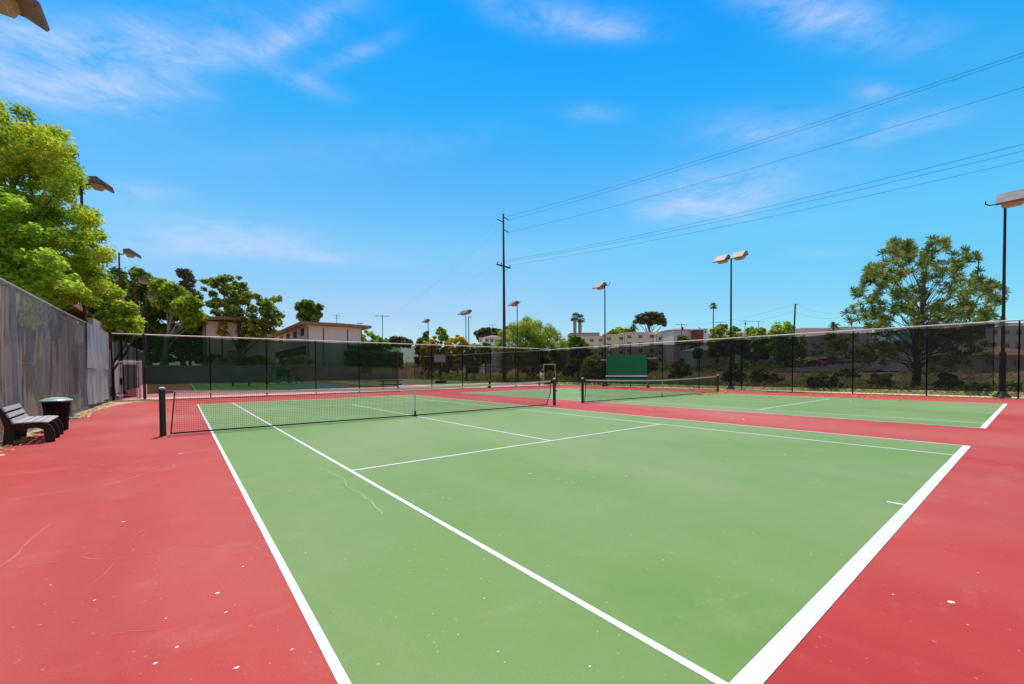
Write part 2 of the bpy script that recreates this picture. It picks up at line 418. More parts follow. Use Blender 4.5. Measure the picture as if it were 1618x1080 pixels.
# bleached strip below the far fence, dirt margin along the worn fence
sheet('concrete_strip', -8.7, 24.3, 18.1, 20.6, .004, M['pinkconc'], 'bleached pink slab strip under the far fence')
b = MB()
pts = [(-8.93, -26), (-8.8, -8), (-8.72, -3), (-8.86, 0), (-8.75, 1.2), (-8.9, 2.6), (-8.72, 4), (-8.84, 6), (-8.6, 8), (-8.78, 10), (-8.62, 12), (-8.45, 14), (-8.0, 16), (-7.0, 17.2), (-5.2, 17.9), (-2, 18.15)]
b.f = []
for (xa, ya), (xb, yb) in zip(pts[:-1], pts[1:]):
    b.face((-9.8, ya, .005), (xa, ya, .005), (xb, yb, .005), (-9.8, yb, .005))
struct(b.build('dirt', M['dirt']), 'tan dirt and grit margin along the worn fence')

C2X, C2Y = 14.5798, .0083
def court(cx, cy, dz=.002):
    sheet('court_paint', cx-5.485, cx+5.485, cy-11.885, cy+11.885, dz, M['green'])
    b = MB()
    z = dz+.002
    def ln(x0, x1, y0, y1):
        b.face((x0, y0, court_z(y0)+z), (x1, y0, court_z(y0)+z), (x1, y1, court_z(y1)+z), (x0, y1, court_z(y1)+z))
    w = .05
    yb = 11.885
    for sx in (-1, 1):
        ln(*sorted((cx+sx*5.485, cx+sx*(5.485-w))), cy-yb+.1, cy+yb-.1)
        ln(*sorted((cx+sx*(4.115), cx+sx*(4.115-w))), cy-yb+.1, cy+yb-.1)
    for sy in (-1, 1):
        ln(cx-5.485, cx+5.485, *sorted((cy+sy*yb, cy+sy*(yb-.1))))
        ln(cx-4.065, cx+4.065, cy+sy*6.40-.025, cy+sy*6.40+.025)
        ln(cx-.025, cx+.025, *sorted((cy+sy*(yb-.1), cy+sy*(yb-.24))))
    ln(cx-.025, cx+.025, cy-6.375, cy+6.375)
    struct(b.build('court_markings', M['white']))
court(0, 0); court(C2X, C2Y); 
# far pair of courts
FY = 36.6
sheet('far_court_paint', -5.2, 4.6, FY-12, FY+12, .004, M['green'])
b = MB()
def fl(x0, x1, y0, y1, z=.009): b.face((x0, y0, court_z(y0)+z), (x1, y0, court_z(y0)+z), (x1, y1, court_z(y1)+z), (x0, y1, court_z(y1)+z))
for x in (-5.2, -3.8, 0.0, 4.2): fl(x, x+.07, FY-12, FY+12)
for y in (FY-12, FY-6.4, FY+6.4, FY+11.9): fl(-5.2, 13.6, y, y+.12)
struct(b.build('far_court_markings', M['white']))
for (x0, x1, y0, y1, mm) in ((4.6, 7.2, 25, 48.5, 'mb'), (7.2, 9.4, 25, 48.5, 'mo'), (9.4, 11.2, 27, 47, 'my'), (11.2, 12.6, 26, 48, 'mb'), (12.6, 13.8, 25, 44, 'my'), (1.2, 3.4, 27, 33, 'mb')):
    sheet('ground_mural', x0, x1, y0, y1, .010, M[mm])
sheet('far_court_paint', 14.6, 23.4, FY-12, FY+12, .004, M['green'])

# cracks and scuffs (flat marks in the paint)
def gp(u, v):
    d = _f + _r*((u-CX)/FPX) - _u*((v-CY)/FPX)
    return EYE + d*(-EYE.z/d.z)
def ribbon(b, pts, w, z=.0012):
    P = []
    rr = random.Random(int(pts[0][0]*7+pts[0][1]))
    for a, c in zip(pts[:-1], pts[1:]):
        A, Bv = gp(*a), gp(*c); n = max(2, int((Bv-A).length/.12))
        for i in range(n):
            q = A.lerp(Bv, i/n); P.append(Vector((q.x+rr.uniform(-.014, .014), q.y+rr.uniform(-.014, .014), 0)))
    P.append(gp(*pts[-1]))
    prev = None
    for i in range(len(P)):
        d = (P[min(i+1, len(P)-1)]-P[max(i-1, 0)]).normalized(); n = Vector((-d.y, d.x, 0))*w*.5*rr.uniform(.45, 1.2)
        cur = (P[i]-n, P[i]+n)
        if prev: b.face((*prev[0].xy, z), (*cur[0].xy, z), (*cur[1].xy, z), (*prev[1].xy, z))
        prev = cur
def cracks():
    b = MB()
    ribbon(b, [(0, 791), (60, 782), (110, 774), (160, 768), (200, 757), (240, 745), (275, 737)], .030)
    ribbon(b, [(0, 902), (50, 892), (125, 880), (160, 864), (215, 843), (260, 825), (300, 815), (360, 805)], .011)
    ribbon(b, [(125, 880), (155, 882), (190, 883), (250, 870), (300, 860), (350, 863), (400, 862)], .009)
    ribbon(b, [(190, 883), (165, 905), (140, 925)], .007)
    ribbon(b, [(0, 896), (15, 885), (35, 866), (55, 848), (80, 828)], .018)
    ribbon(b, [(400, 862), (415, 870), (428, 880)], .008)
    ribbon(b, [(178, 1002), (205, 998), (250, 994)], .007)
    struct(b.build('crack_marks', M['crack']))
    b = MB()
    ribbon(b, [(505, 738), (520, 745), (545, 757), (547, 768), (565, 778), (585, 790), (605, 812)], .012, .0034)
    struct(b.build('crack_marks', M['crackg']))
    b = MB()
    for u, v, s in [(343, 937, .032), (357, 967, .02), (262, 977, .013), (280, 1022, .018), (245, 1048, .022), (374, 1055, .024), (80, 924, .014), (195, 824, .035), (285, 716, .06), (150, 948, .016),
                    (1503, 951, .04), (1411, 939, .014), (1529, 987, .010), (384, 895, .016), (225, 733, .02), (275, 736, .02), (461, 1026, .014), (30, 1043, .006), (275, 824, .01), (211, 869, .012), (1370, 1040, .006), (1545, 905, .01)]:
        c = gp(u, v); n = 9
        ring = [(c.x+s*.6*rnd.uniform(.6, 1.1)*math.cos(2*PI*k/n), c.y+s*.5*rnd.uniform(.5, 1.)*math.sin(2*PI*k/n), .0014) for k in range(n)]
        b.face(*ring)
    struct(b.build('paint_specks', M['spot']))
    b = MB()
    sp = [(838, 748, .05), (838, 748, .03), (567, 1026, .014), (684, 970, .010), (724, 1003, .010), (787, 1030, .012), (538, 771, .02), (882, 757, .02), (895, 762, .022), (903, 760, .018), (905, 763, .02), (919, 760, .02), (938, 755, .02), (968, 751, .02), (989, 752, .025), (765, 946, .012), (700, 786, .016), (710, 788, .016), (1023, 741, .02), (1030, 723, .02), (1150, 725, .03), (1240, 718, .03), (483, 873, .016), (1186, 1002, .008), (1048, 885, .012), (945, 806, .014), (932, 1053, .014), (458, 775, .018)]
    for i in range(60): sp.append((rnd.uniform(600, 1350), rnd.uniform(720, 1060), rnd.uniform(.003, .008)))
    for u, v, s in sp:
        c = gp(u, v)
        if abs(c.x) > 5.3 or c.y < -11.6: continue
        n = 8
        b.face(*[(c.x+s*.6*rnd.uniform(.6, 1.1)*math.cos(2*PI*k/n), c.y+s*.5*rnd.uniform(.5, 1.)*math.sin(2*PI*k/n), .0034) for k in range(n)])
    struct(b.build('paint_specks', M['spot']))
cracks()

# dry grass verge outside the long fence
rng = np.random.default_rng(3)
n = 9000
P = np.stack([rng.uniform(24.68, 29, n), rng.uniform(-24, 40, n), np.zeros(n)], 1)
P[:, 2] = [tz(a, c)+.02 for a, c in P[:, :2]]
Nn = rng.normal(size=(n, 3)); Nn[:, 2] *= .3
Vq, Fq = leaf_quads(P+np.array([0, 0, .03]), Nn, .055, rng, .35)
tag(npmesh('grass', Vq, Fq, L['straw']), 'dry straw grass verge outside the long screened fence', kind='stuff')
b = MB()
ys = np.linspace(-26, 54, 60)
for a, c in zip(ys[:-1], ys[1:]): b.face((24.6, a, .012), (32, a, tz(32, a)+.1), (32, c, tz(32, c)+.1), (24.6, c, .012))
struct(b.build('verge', M['straw']), 'straw coloured verge along the long fence')

# ------------------------------------------------------------------ tennis nets
def net(cx, cy, label, cut):
    T = thing('tennis_net', label, 'tennis net', (cx, cy, 0))
    def top(x): return .93+(1.06-.93)*(abs(x)/6.4)**1.6
    def edgeR(z): return 6.18-(.26*max(0, .55-z)/.55 if cut else .02)
    def edgeL(z): return -6.17-.09*(1-z/1.0)
    b = MB(); w = .0017; step = .0445
    def strand(pts, ww):
        for a, c in zip(pts[:-1], pts[1:]):
            a = Vector(a); c = Vector(c); d = (c-a).normalized(); side = Vector((-d.z, 0, d.x))*ww; fr = Vector((0, ww, 0))
            n0 = len(b.v)
            for p in (a, c): b.v.extend([tuple(p+side+fr), tuple(p-side+fr), tuple(p-side-fr), tuple(p+side-fr)])
            for k in range(4): b.f.append((n0+k, n0+(k+1) % 4, n0+4+(k+1) % 4, n0+4+k)); b.m.append(0)
    x = -6.14
    while x < 6.16:
        t = top(x)-.03; z0 = .05
        zz = z0
        if cut and x > 5.9: zz = max(z0, (x-5.92)/.26*.55)
        strand([(cx+x+.012*math.sin(x*3), cy, zz), (cx+x, cy, t)], w); x += step
    rows = 21
    for i in range(1, rows):
        f = i/rows; pts = []
        for k in range(41):
            q = k/40; z = .05+f*.86
            x = edgeL(z)+(edgeR(z)-edgeL(z))*q
            pts.append((cx+x, cy, .05+(top(x)-.05)*f))
        strand(pts, w)
    b.build('mesh', M['netblk'], T)
    b = MB(); n = 48
    xs = [-6.20+12.40*k/n for k in range(n+1)]
    for a, c in zip(xs[:-1], xs[1:]):
        for s in (-1, 1):
            q = [(cx+a, cy+s*.006, top(a)-.058), (cx+c, cy+s*.006, top(c)-.058), (cx+c, cy+s*.009, top(c)-.004), (cx+a, cy+s*.009, top(a)-.004)]
            b.face(*(q if s < 0 else q[::-1]))
        b.face((cx+a, cy-.009, top(a)-.004), (cx+c, cy-.009, top(c)-.004), (cx+c, cy+.009, top(c)-.004), (cx+a, cy+.009, top(a)-.004))
    b.build('headband', M['band'], T)
    b = MB(); b.tube([(cx-6.4, cy, 1.075)]+[(cx+x, cy, top(x)+.004) for x in xs[::4]]+[(cx+6.4, cy, 1.075)], .006, 5)
    b.build('net_cable', M['galv'], T)
    b = MB()
    zs = np.linspace(.03, 1.03, 8)
    for a, c in zip(zs[:-1], zs[1:]):
        for e in (edgeL, edgeR): b.tube([(cx+e(a), cy, a), (cx+e(c), cy, c)], .018, 4)
    b.tube([(cx+edgeL(.03), cy, .045), (cx, cy-.01, .035), (cx+edgeR(.03), cy, .05)], .019, 5)
    b.build('bottom_hem', M['netblk'], T)
    b = MB(); b.box((cx, cy-.012, .56), (.05, .006, .75)); b.build('centre_strap', M['strap'], T)
    b = MB(); b.box((cx, cy-.013, .10), (.055, .02, .17)); b.box((cx, cy, .014), (.14, .08, .02)); b.build('strap_buckle', M['netblk'], T)
    for s in (-1, 1):
        b = MB(); b.lathe((cx+s*6.4, cy, 0), [(.068, 0), (.066, .02), (.061, .05), (.061, 1.10)], 16)
        p = b.build('net_post', M['netg'], T, smooth=True)
        b = MB(); b.lathe((cx+s*6.4, cy, 0), [(.063, 1.095), (.065, 1.12), (.05, 1.142), (.02, 1.15), (0, 1.15)], 16)
        q = b.build('cap', M['capw'], p, smooth=True)
        if s < 0 and cut: continue
        b = MB(); b.tube([(cx+s*6.4+s*.06, cy, .62), (cx+s*6.4+s*.15, cy, .62), (cx+s*6.4+s*.155, cy, .56)], .018, 6)
        b.build('crank', M['brass'] if s < 0 else M['netblk'], p)
    return T
net(0, 0, 'tennis net nearest the bench, its white headband weathered tan, between dark green posts', True)
net(C2X, C2Y, 'tennis net on the court beside the green practice board, pale headband', False)

# ------------------------------------------------------------------ fences
def chain(b, ax, fixed, a0, a1, z0, z1, w=.0018, pitch=.072, mt=None):
    """crossing diagonal wires of a chain-link panel in the plane x=fixed ('y' axis run) or y=fixed"""
    H = z1-z0; Ln = a1-a0
    def P(a, z, o): return (fixed+o, a, z) if ax == 'y' else (a, fixed+o, z)
    for s in (1, -1):
        c = -H if s > 0 else 0.
        end = Ln if s > 0 else Ln+H
        while c < end:
            if s > 0: A, B_ = max(0, c), min(Ln, c+H)
            else: A, B_ = max(0, c-H), min(Ln, c)
            if B_-A > .05:
                if s > 0: za, zb = z0+(A-c), z0+(B_-c)
                else: za, zb = z0+(c-A), z0+(c-B_)
                k = w*.7
                n0 = len(b.v)
                b.v += [P(a0+A-k, za+s*k, w), P(a0+A+k, za-s*k, w), P(a0+A, za, -w), P(a0+B_-k, zb+s*k, w), P(a0+B_+k, zb-s*k, w), P(a0+B_, zb, -w)]
                for q in ((0, 1, 4, 3), (1, 2, 5, 4), (2, 0, 3, 5)): b.f.append(tuple(n0+i for i in q)); b.m.append(0)
            c += pitch

def cloth_sheet(name, m, par, ax, fixed, a0, a1, zb, zt, sag=.03, amp=.012, nseg=None, posts=None, off=0., nz=6, freq=7.):
    n = nseg or max(4, int((a1-a0)/.25)); V = []; Fq = []
    for j in range(nz+1):
        for i in range(n+1):
            a = a0+(a1-a0)*i/n; t = j/nz
            sg = sag*abs(math.sin(PI*(a-a0)/3.05))
            z = zb+.02*math.sin(a*2.1)+(zt-sg-zb)*t
            o = off+amp*math.sin(a*freq+t*2)*(1-.6*t)+amp*.7*math.sin(a*freq*2.3+3*t)
            V.append((fixed+o, a, z) if ax == 'y' else (a, fixed+o, z))
    for j in range(nz):
        for i in range(n): Fq.append((j*(n+1)+i, j*(n+1)+i+1, (j+1)*(n+1)+i+1, (j+1)*(n+1)+i))
    ob = npmesh(name, V, Fq, m, par)
    ob.data.polygons.foreach_set('use_smooth', [True]*len(ob.data.polygons))
    return ob

FT = 3.68      # top of the fences
# --- long fence (x = 24.8), windscreen dark
RX = 24.8
T = thing('fence', 'long black windscreen fence with straw verge outside, behind the practice board', 'fence', (RX, 3, 0))
py = [-9.0+3.05*k for k in range(-5, 10)]
for k, y in enumerate(py):
    MB().tube([(RX-.0, y, 0), (RX-.0, y, 3.62)], .032, 8).build('fence_post', M['post'], T)
MB().tube([(RX, py[0], 3.63), (RX, 18.45, FT+.05)], .038, 6).build('top_rail', M['rail'], T)
MB().tube([(RX-.01, py[0], 1.9), (RX-.01, 18.45, 1.93)], .017, 6).build('mid_rail', M['galv'], T)
b = MB(); chain(b, 'y', RX+.04, py[0], 18.45, .03, 3.6, .0016); b.build('chain_link', M['chain'], T)
cloth_sheet('windscreen', M['scr'], T, 'y', RX-.04, -11.3, 11.55, .31, 3.56, .05)
cloth_sheet('windscreen', M['scrm'], T, 'y', RX-.04, -24, -11.26, .31, 3.42, .05)
cloth_sheet('windscreen', M['scr'], T, 'y', RX-.04, 11.6, 18.38, .31, 3.60, .05)
b = MB(); b.tube([(RX-.045, -11.3, .32), (RX-.045, 18.4, .32)], .022, 5); b.tube([(RX-.045, -11.3, 2.08), (RX-.045, 18.4, 2.08)], .012, 4)
b.tube([(RX-.045, -24, 3.49), (RX-.045, -11.3, 3.49)], .006, 4); b.build('screen_hem', M['post'], T)

# --- far fence (y = 18.45)
FYY = 18.45
T = thing('fence', 'screened fence dividing the red courts from the playground courts, between two gates', 'fence', (8, FYY, 0))
pxs = [-7.65+3.0*k for k in range(11)]
for x in pxs: MB().tube([(x, FYY, 0), (x, FYY, FT)], .034, 8).build('fence_post', M['post'], T)
MB().tube([(-7.65, FYY, FT), (22.35, FYY, FT+.03)], .036, 6).build('top_rail', M['rail'], T)
MB().tube([(-7.65, FYY, 1.86), (22.35, FYY, 1.92)], .022, 6).build('mid_rail', M['post'], T)
cloth_sheet('windscreen', M['scrg'], T, 'x', FYY-.04, -7.58, 7.30, .34, 3.62, .04)
cloth_sheet('windscreen', M['scrm'], T, 'x', FYY-.04, 7.38, 22.3, .42, 3.62, .04)
b = MB(); b.tube([(-7.58, FYY-.05, .35), (7.3, FYY-.05, .35)], .02, 5); b.tube([(-7.58, FYY-.05, 2.10), (7.3, FYY-.05, 2.10)], .014, 4); b.tube([(7.4, FYY-.05, .43), (22.3, FYY-.05, .43)], .012, 5)
b.build('screen_hem', M['post'], T)
b = MB(); chain(b, 'x', FYY+.03, -7.6, 22.3, .03, 3.6, .0014, .10); b.build('chain_link', M['chain'], T)
b = MB(); b.tube([(7.42, FYY-.02, 0), (7.42, FYY-.02, 2.05)], .012, 5); b.build('conduit', M['frame'], T)

def gate(x0, x1, label, lx0, lx1, split=None):
    T = thing('gate', label, 'gate', ((x0+x1)/2, FYY, 0))
    for x in (x0, x1): MB().tube([(x, FYY, 0), (x, FYY, FT)], .038, 8).build('gate_post', M['post'], T)
    b = MB(); b.tube([(lx0-.09, FYY-.03, 0), (lx0-.09, FYY-.03, 2.16)], .035, 8); b.tube([(lx1+.09, FYY-.03, 0), (lx1+.09, FYY-.03, 2.16)], .035, 8)
    b.tube([(lx0-.15, FYY-.03, 2.13), (lx1+.15, FYY-.03, 2.13)], .035, 8)
    b.build('gate_frame', M['peel'], T)
    MB().tube([(x0, FYY, FT), (x1, FYY, FT)], .028, 6).build('top_rail', M['rail'], T)
    cloth_sheet('windscreen', M['scr'] if split is None else M['scrm'], T, 'x', FYY-.04, x0+.06, x1-.04, 2.22, 3.6, .01, .004)
    lf = thing('gate_leaf', None, None, (0, 0, 0)); lf.parent = T; lf.location = (0, 0, 0)
    b = MB()
    for x in (lx0, lx1): b.tube([(x, FYY-.03, .08), (x, FYY-.03, 2.02)], .024, 6)
    for z in (.08, 1.0, 2.02): b.tube([(lx0, FYY-.03, z), (lx1, FYY-.03, z)], .02 if z != 1.0 else .01, 6)
    o = b.build('leaf_frame', M['peel'] if split is None else M['bronze'], T)
    bpy.data.objects.remove(lf)
    cloth_sheet('leaf_screen', M['scr'], o, 'x', FYY-.06, lx0+.04, lx1-.04, .14, 1.97, .0, .003)
    b = MB(); b.box(((lx0-.03) if split is None else lx1-.02, FYY-.08, 1.05), (.10, .08, .34)); b.build('latch', M['canb'], o)
    if split is None:
        b = MB(); b.box((x0+.05, FYY-.1, .9), (.08, .12, 1.75)); b.build('hinge_bundle', M['canb'], T)
    return T
gate(-9.0, -7.72, 'narrow walk gate with peeling cream frame at the corner by the grey cloth panels', -8.62, -7.98)
gate(22.42, RX, 'walk gate with flaking cream frame in the far corner by the long fence', 23.1, 24.5, 1)

# --- fence continuing beyond the far fence
T = thing('fence', 'tall bare fence with mesh screen running beyond the basketball hoop', 'fence', (RX, 36, 0))
for k in range(13):
    y = 18.5+3.05*k; MB().tube([(RX, y, court_z(y)-.1), (RX, y, court_z(y)+3.65)], .03, 6).build('fence_post', M['post'], T)
b = MB(); b.tube([(RX, 18.5, FT), (RX, 55, court_z(55)+FT)], .026, 6); b.build('top_rail', M['rail'], T)
b = MB(); b.tube([(RX, 18.5, 1.9), (RX, 55, court_z(55)+1.9)], .018, 6); b.build('mid_rail', M['galv'], T)
V = []; 
b = MB()
for y0, y1 in zip(np.linspace(18.6, 52, 12)[:-1], np.linspace(18.6, 52, 12)[1:]):
    b.face((RX-.03, y0, court_z(y0)+.1), (RX-.03, y1, court_z(y1)+.1), (RX-.03, y1, court_z(y1)+3.6), (RX-.03, y0, court_z(y0)+3.6))
b.build('windscreen', screenmat('sparse_windscreen_mesh', (.7, .7, .68), (.02, .02, .02), .12), T)

# --- worn fence along the bench side (x = -9.1)
LX = -9.1
T = thing('fence', 'worn chain-link fence with torn brown windscreen behind the bench and trash can', 'fence', (LX, 5, 0))
lp = [17.5-3.05*k for k in range(10)]
for k, y in enumerate(lp):
    MB().tube([(LX-.03, y, 0), (LX-.03, y, 3.55)], .045 if k in (5,) else .03, 8).build('fence_post', M['galv'], T)
MB().tube([(LX-.03, lp[-1], 3.56), (LX-.03, 8, 3.58), (LX-.03, 18.45, 3.66)], .024, 6).build('top_rail', M['rail'], T)
b = MB(); chain(b, 'y', LX, lp[-1], 18.4, .03, 3.55, .0014); b.build('chain_link', M['chain'], T)
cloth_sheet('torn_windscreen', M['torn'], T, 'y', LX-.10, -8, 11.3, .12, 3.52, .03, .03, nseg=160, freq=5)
MB().tube([(LX-.02, lp[-1], 1.75), (LX-.02, 11.3, 1.75)], .005, 4).build('tension_wire', M['chain'], T)
for i, (a0, a1) in enumerate(((11.35, 17.45),)):
    V = []; Fq = []; n = 90; nz = 18
    for part, (zb, zt) in (('cloth_panel', (1.72, 3.6)), ('cloth_panel', (.2, 1.78))):
        V = []; Fq = []
        for j in range(nz+1):
            for k in range(n+1):
                a = a0+(a1-a0)*k/n; t = j/nz
                z = zb+(zt-zb)*t
                o = .05+.045*math.sin(a*3.1+.4*math.sin(z*1.3))**3+.02*math.sin(a*9.7+z*.8)*(1-.5*t)+.008*math.sin(a*23)
                if zb < 1: o += .05*t*math.sin(a*1.4)
                V.append((LX+o+(.02 if zb > 1 else 0), a, z-(.05*math.sin(PI*(a-a0)/(a1-a0))**2 if t == 0 else 0)))
        for j in range(nz):
            for k in range(n): Fq.append((j*(n+1)+k, j*(n+1)+k+1, (j+1)*(n+1)+k+1, (j+1)*(n+1)+k))
        o = npmesh(part, V, Fq, M['cloth'], T); o.data.polygons.foreach_set('use_smooth', [True]*len(o.data.polygons)); o['label'] = 'opaque grey cloth panel'

# ------------------------------------------------------------------ floodlights
def lamp(x, y, h, heads, label, face, off=0., hs=1., rust=False, z0=0., mono=None):
    T = thing('light_pole', label, 'light pole', (x, y, z0), 0, 'floodlight poles around the courts')
    b = MB(); b.tube([(x, y, z0), (x, y, z0+2.2)], [.115, .115], 10) if mono else b.tube([(x, y, z0), (x, y, z0+2.2)], [.10, .095], 10)
    b.tube([(x, y, z0+2.2), (x, y, z0+h)], [.07, .05], 8)
    b.build('pole', M['rust'] if rust else M['bronze'], T, smooth=False)
    b = MB()
    for k in range(4):
        a = PI/4+k*PI/2; c, s_ = math.cos(a), math.sin(a)
        b.face((x+.1*c, y+.1*s_, z0+.4), (x+.34*c, y+.34*s_, z0+.015), (x+.1*c+.02, y+.1*s_, z0+.015))
    b.lathe((x, y, z0), [(.30, .01), (.30, .05), (.17, .22), (.11, .34)], 4)
    b.build('base', M['bronze'], T)
    b = MB()
    w = .54*hs
    if off == 0.:
        b.tube([(x, y-w, z0+h+.22), (x, y-w, z0+h+.08), (x, y-w*.8, z0+h-.02), (x, y, z0+h-.03), (x, y+w*.8, z0+h-.02), (x, y+w, z0+h+.08), (x, y+w, z0+h+.22)], .028, 6)
    else:
        b.tube([(x, y, z0+h-.12), (x+.25*face, y, z0+h-.06)], .04, 6)
    b.build('bracket', M['bronze'], T)
    for hy in heads:
        bx = .22*face if off else -.35*face
        ox, oy, oz = x+bx, y+hy, z0+h+(.0 if off else .02)
        out = [(0, .02), (.0, .26), (.36, .40), (1.12, -.02), (1.08, -.10), (.74, .02)]
        ww = .44*hs
        b = MB(); b.prism([(p[0]*hs*face, p[1]*hs) for p in out], 'y', -ww, ww); b.xf(Matrix.Translation((ox, oy, oz)) @ Matrix.Rotation(R(-6)*-face if off else R(10)*face, 4, 'Y'))
        hd = b.build('lamp_head', M['hood'], T)
        b = MB(); b.prism([(p[0]*hs*face, p[1]*hs) for p in [(.06, .02), (.70, .02), (.62, -.17), (.24, -.20)]], 'y', -ww*.7, ww*.7); b.xf(Matrix.Translation((ox, oy, oz-.004)) @ Matrix.Rotation(R(-6)*-face if off else R(10)*face, 4, 'Y'))
        b.build('lamp_housing', M['hoodt'], hd)
        b = MB(); b.prism([(p[0]*hs*face, p[1]*hs) for p in [(.28, -.19), (.59, -.16), (.57, -.21), (.31, -.235)]], 'y', -ww*.5, ww*.5); b.xf(Matrix.Translation((ox, oy, oz-.006)) @ Matrix.Rotation(R(-6)*-face if off else R(10)*face, 4, 'Y'))
        b.build('lens', M['lens'], hd)
    return T
PXR = 25.15
lamp(PXR, -11.55, 9.38, [-.25], 'closest dark floodlight pole rising past the big pine, wide lamp head on an empty-ended bracket', -1, hs=1.15, mono=1)
lamp(PXR, 1.05, 9.45, [-.6, .6], 'floodlight pole with two lamp heads, just behind the court net beside the practice board', -1, hs=.92)
lamp(PXR, 12.35, 9.35, [.45], 'floodlight pole with one lamp head, next to the green practice board', -1)
lamp(PXR, 25.2, 9.4, [.45], 'single-head floodlight pole rising through the lime green willow', -1, rust=True)
lamp(PXR, 36.4, 9.6, [-.6, .6], 'two-headed floodlight pole behind the basketball hoop', -1, rust=True)
lamp(PXR, 47.6, 9.6, [.45], 'farthest single-head floodlight pole in front of the golden flowering trees', -1, rust=True)
lamp(-9.6, 1.0, 9.52, [0.], 'floodlight whose lamp head hangs high over the bench, cropped by the frame corner', 1, off=1, hs=1.)
lamp(-9.42, 13.9, 10.1, [0.], 'floodlight pole buried in the yellow-green tree, only its lamp head showing', 1, off=1, hs=.76, rust=True)
lamp(-9.3, 26.8, 9.9, [0.], 'dark floodlight pole standing clear above the screened walk gate', 1, off=1, hs=.85, rust=True)
lamp(-9.3, 39.5, 10.2, [0.], 'floodlight pole with grey hood against the round-crowned trees', 1, off=1, hs=.85, rust=True)
lamp(-9.3, 52., 10.4, [0.], 'shortest-looking pale-hooded floodlight pole before the grove trunks', 1, off=1, hs=.9)

# ------------------------------------------------------------------ bench, trash can
T = thing('park_bench', 'weathered slatted bench with dark legs against the torn fence', 'bench', (-8.72, 1.3, 0), R(4))
def lb(f, name, m, bev=.006):
    b = MB(); f(b); return b.build(name, m, T, local=True, bev=bev)
for y in (-.78, 0, .70):
    def leg(b, y=y):
        pts = [(-.30, 0), (-.16, 0), (-.14, .30), (.16, .33), (.27, .28), (.30, .0), (.44, .0), (.43, .22), (.38, .36), (.27, .435), (.1, .435), (-.14, .40), (-.27, .78), (-.36, .76), (-.27, .38)]
        b.prism(pts, 'y', y-.035, y+.035)
    lb(leg, 'leg', M['woodk'], .004)
for i in range(3):
    x0 = -.155-.052*i*1.05; z0 = .49+.125*i
    lb(lambda b: b.box((x0, -.03, z0), (.028, 1.72, .098), 0, 0, R(-20)), 'backrest_slat', M['wood'])
for i, x in enumerate((-.08, .05, .18, .30)):
    lb(lambda b: b.box((x, -.03, .452-(.012 if i == 3 else 0)), (.108, 1.72, .03), 0, 0, R(10 if i == 3 else 0)), 'seat_slat', M['wood'])
lb(lambda b: b.box((-.05, -.03, .30), (.05, 1.5, .08)), 'stretcher', M['woodk'])

T = thing('trash_can', 'black plastic trash can with blue-grey sheen painted on its lid beside the bench', 'trash can', (-8.62, 3.15, 0))
MB().lathe((-8.62, 3.15, 0), [(0, .01), (.20, .01), (.205, .03), (.225, .38), (.235, .42), (.258, .72), (.28, .745), (.28, .775), (.26, .78)], 28).build('body', M['canb'], T, smooth=True)
MB().lathe((-8.62, 3.15, 0), [(.30, .76), (.305, .79), (.27, .815), (.235, .815), (.215, .84), (.1, .862), (0, .866)], 28).build('lid', M['lid'], T, smooth=False)
b = MB(); b.box((-8.62, 2.85, .74), (.2, .05, .05)); b.box((-8.62, 3.45, .74), (.2, .05, .05)); b.build('handle', M['canb'], T)

# ------------------------------------------------------------------ practice board, cone, hoop, tables, play frame
T = thing('practice_board', 'dark green tennis practice board with a white net line, fixed to the long fence', 'practice board', (24.6, 9.6, 0))
MB().prism([(7.55, .35), (11.75, .38), (11.75, 2.80), (7.55, 2.78)], 'x', 24.58, 24.66).build('board_panel', M['gboard'], T)
MB().prism([(7.5, .92), (11.8, .90), (11.8, 1.0), (7.5, 1.03)], 'x', 24.55, 24.575).build('net_line', M['whitew'], T)
MB().prism([(7.5, .75), (11.8, .80), (11.8, .90), (7.5, .86)], 'x', 24.56, 24.577).build('dark_strip', M['post'], T)  # dark strip across the board, just below the net line
MB().tube([(24.70, 6.7, 2.46), (24.70, 12.5, 2.44)], .03, 6).build('support_rail', M['rail'], T)
T = thing('traffic_cone', 'small orange traffic cone at the foot of the fence below the board', 'traffic cone', (24.45, 7.35, 0))
MB().lathe((24.45, 7.35, 0), [(.13, .035), (.10, .2), (.05, .62), (.04, .64), (0, .64)], 14).build('cone_body', M['orange'], T)
MB().box((24.45, 7.35, .02), (.34, .34, .03)).build('cone_base', M['orange'], T)
T = thing('bottle', 'dark bottle-shaped container standing at the foot of the fence near the hoop', 'bottle', (15.9, 18.0, 0))
MB().lathe((15.9, 18.0, 0), [(0, .01), (.14, .01), (.15, .05), (.15, .24), (.06, .34), (.05, .52), (0, .53)], 12).build('bottle_body', M['canb'], T)
MB().lathe((15.9, 18.0, 0), [(.06, .52), (.06, .58), (0, .585)], 12).build('bottle_cap', M['bronze'], T)

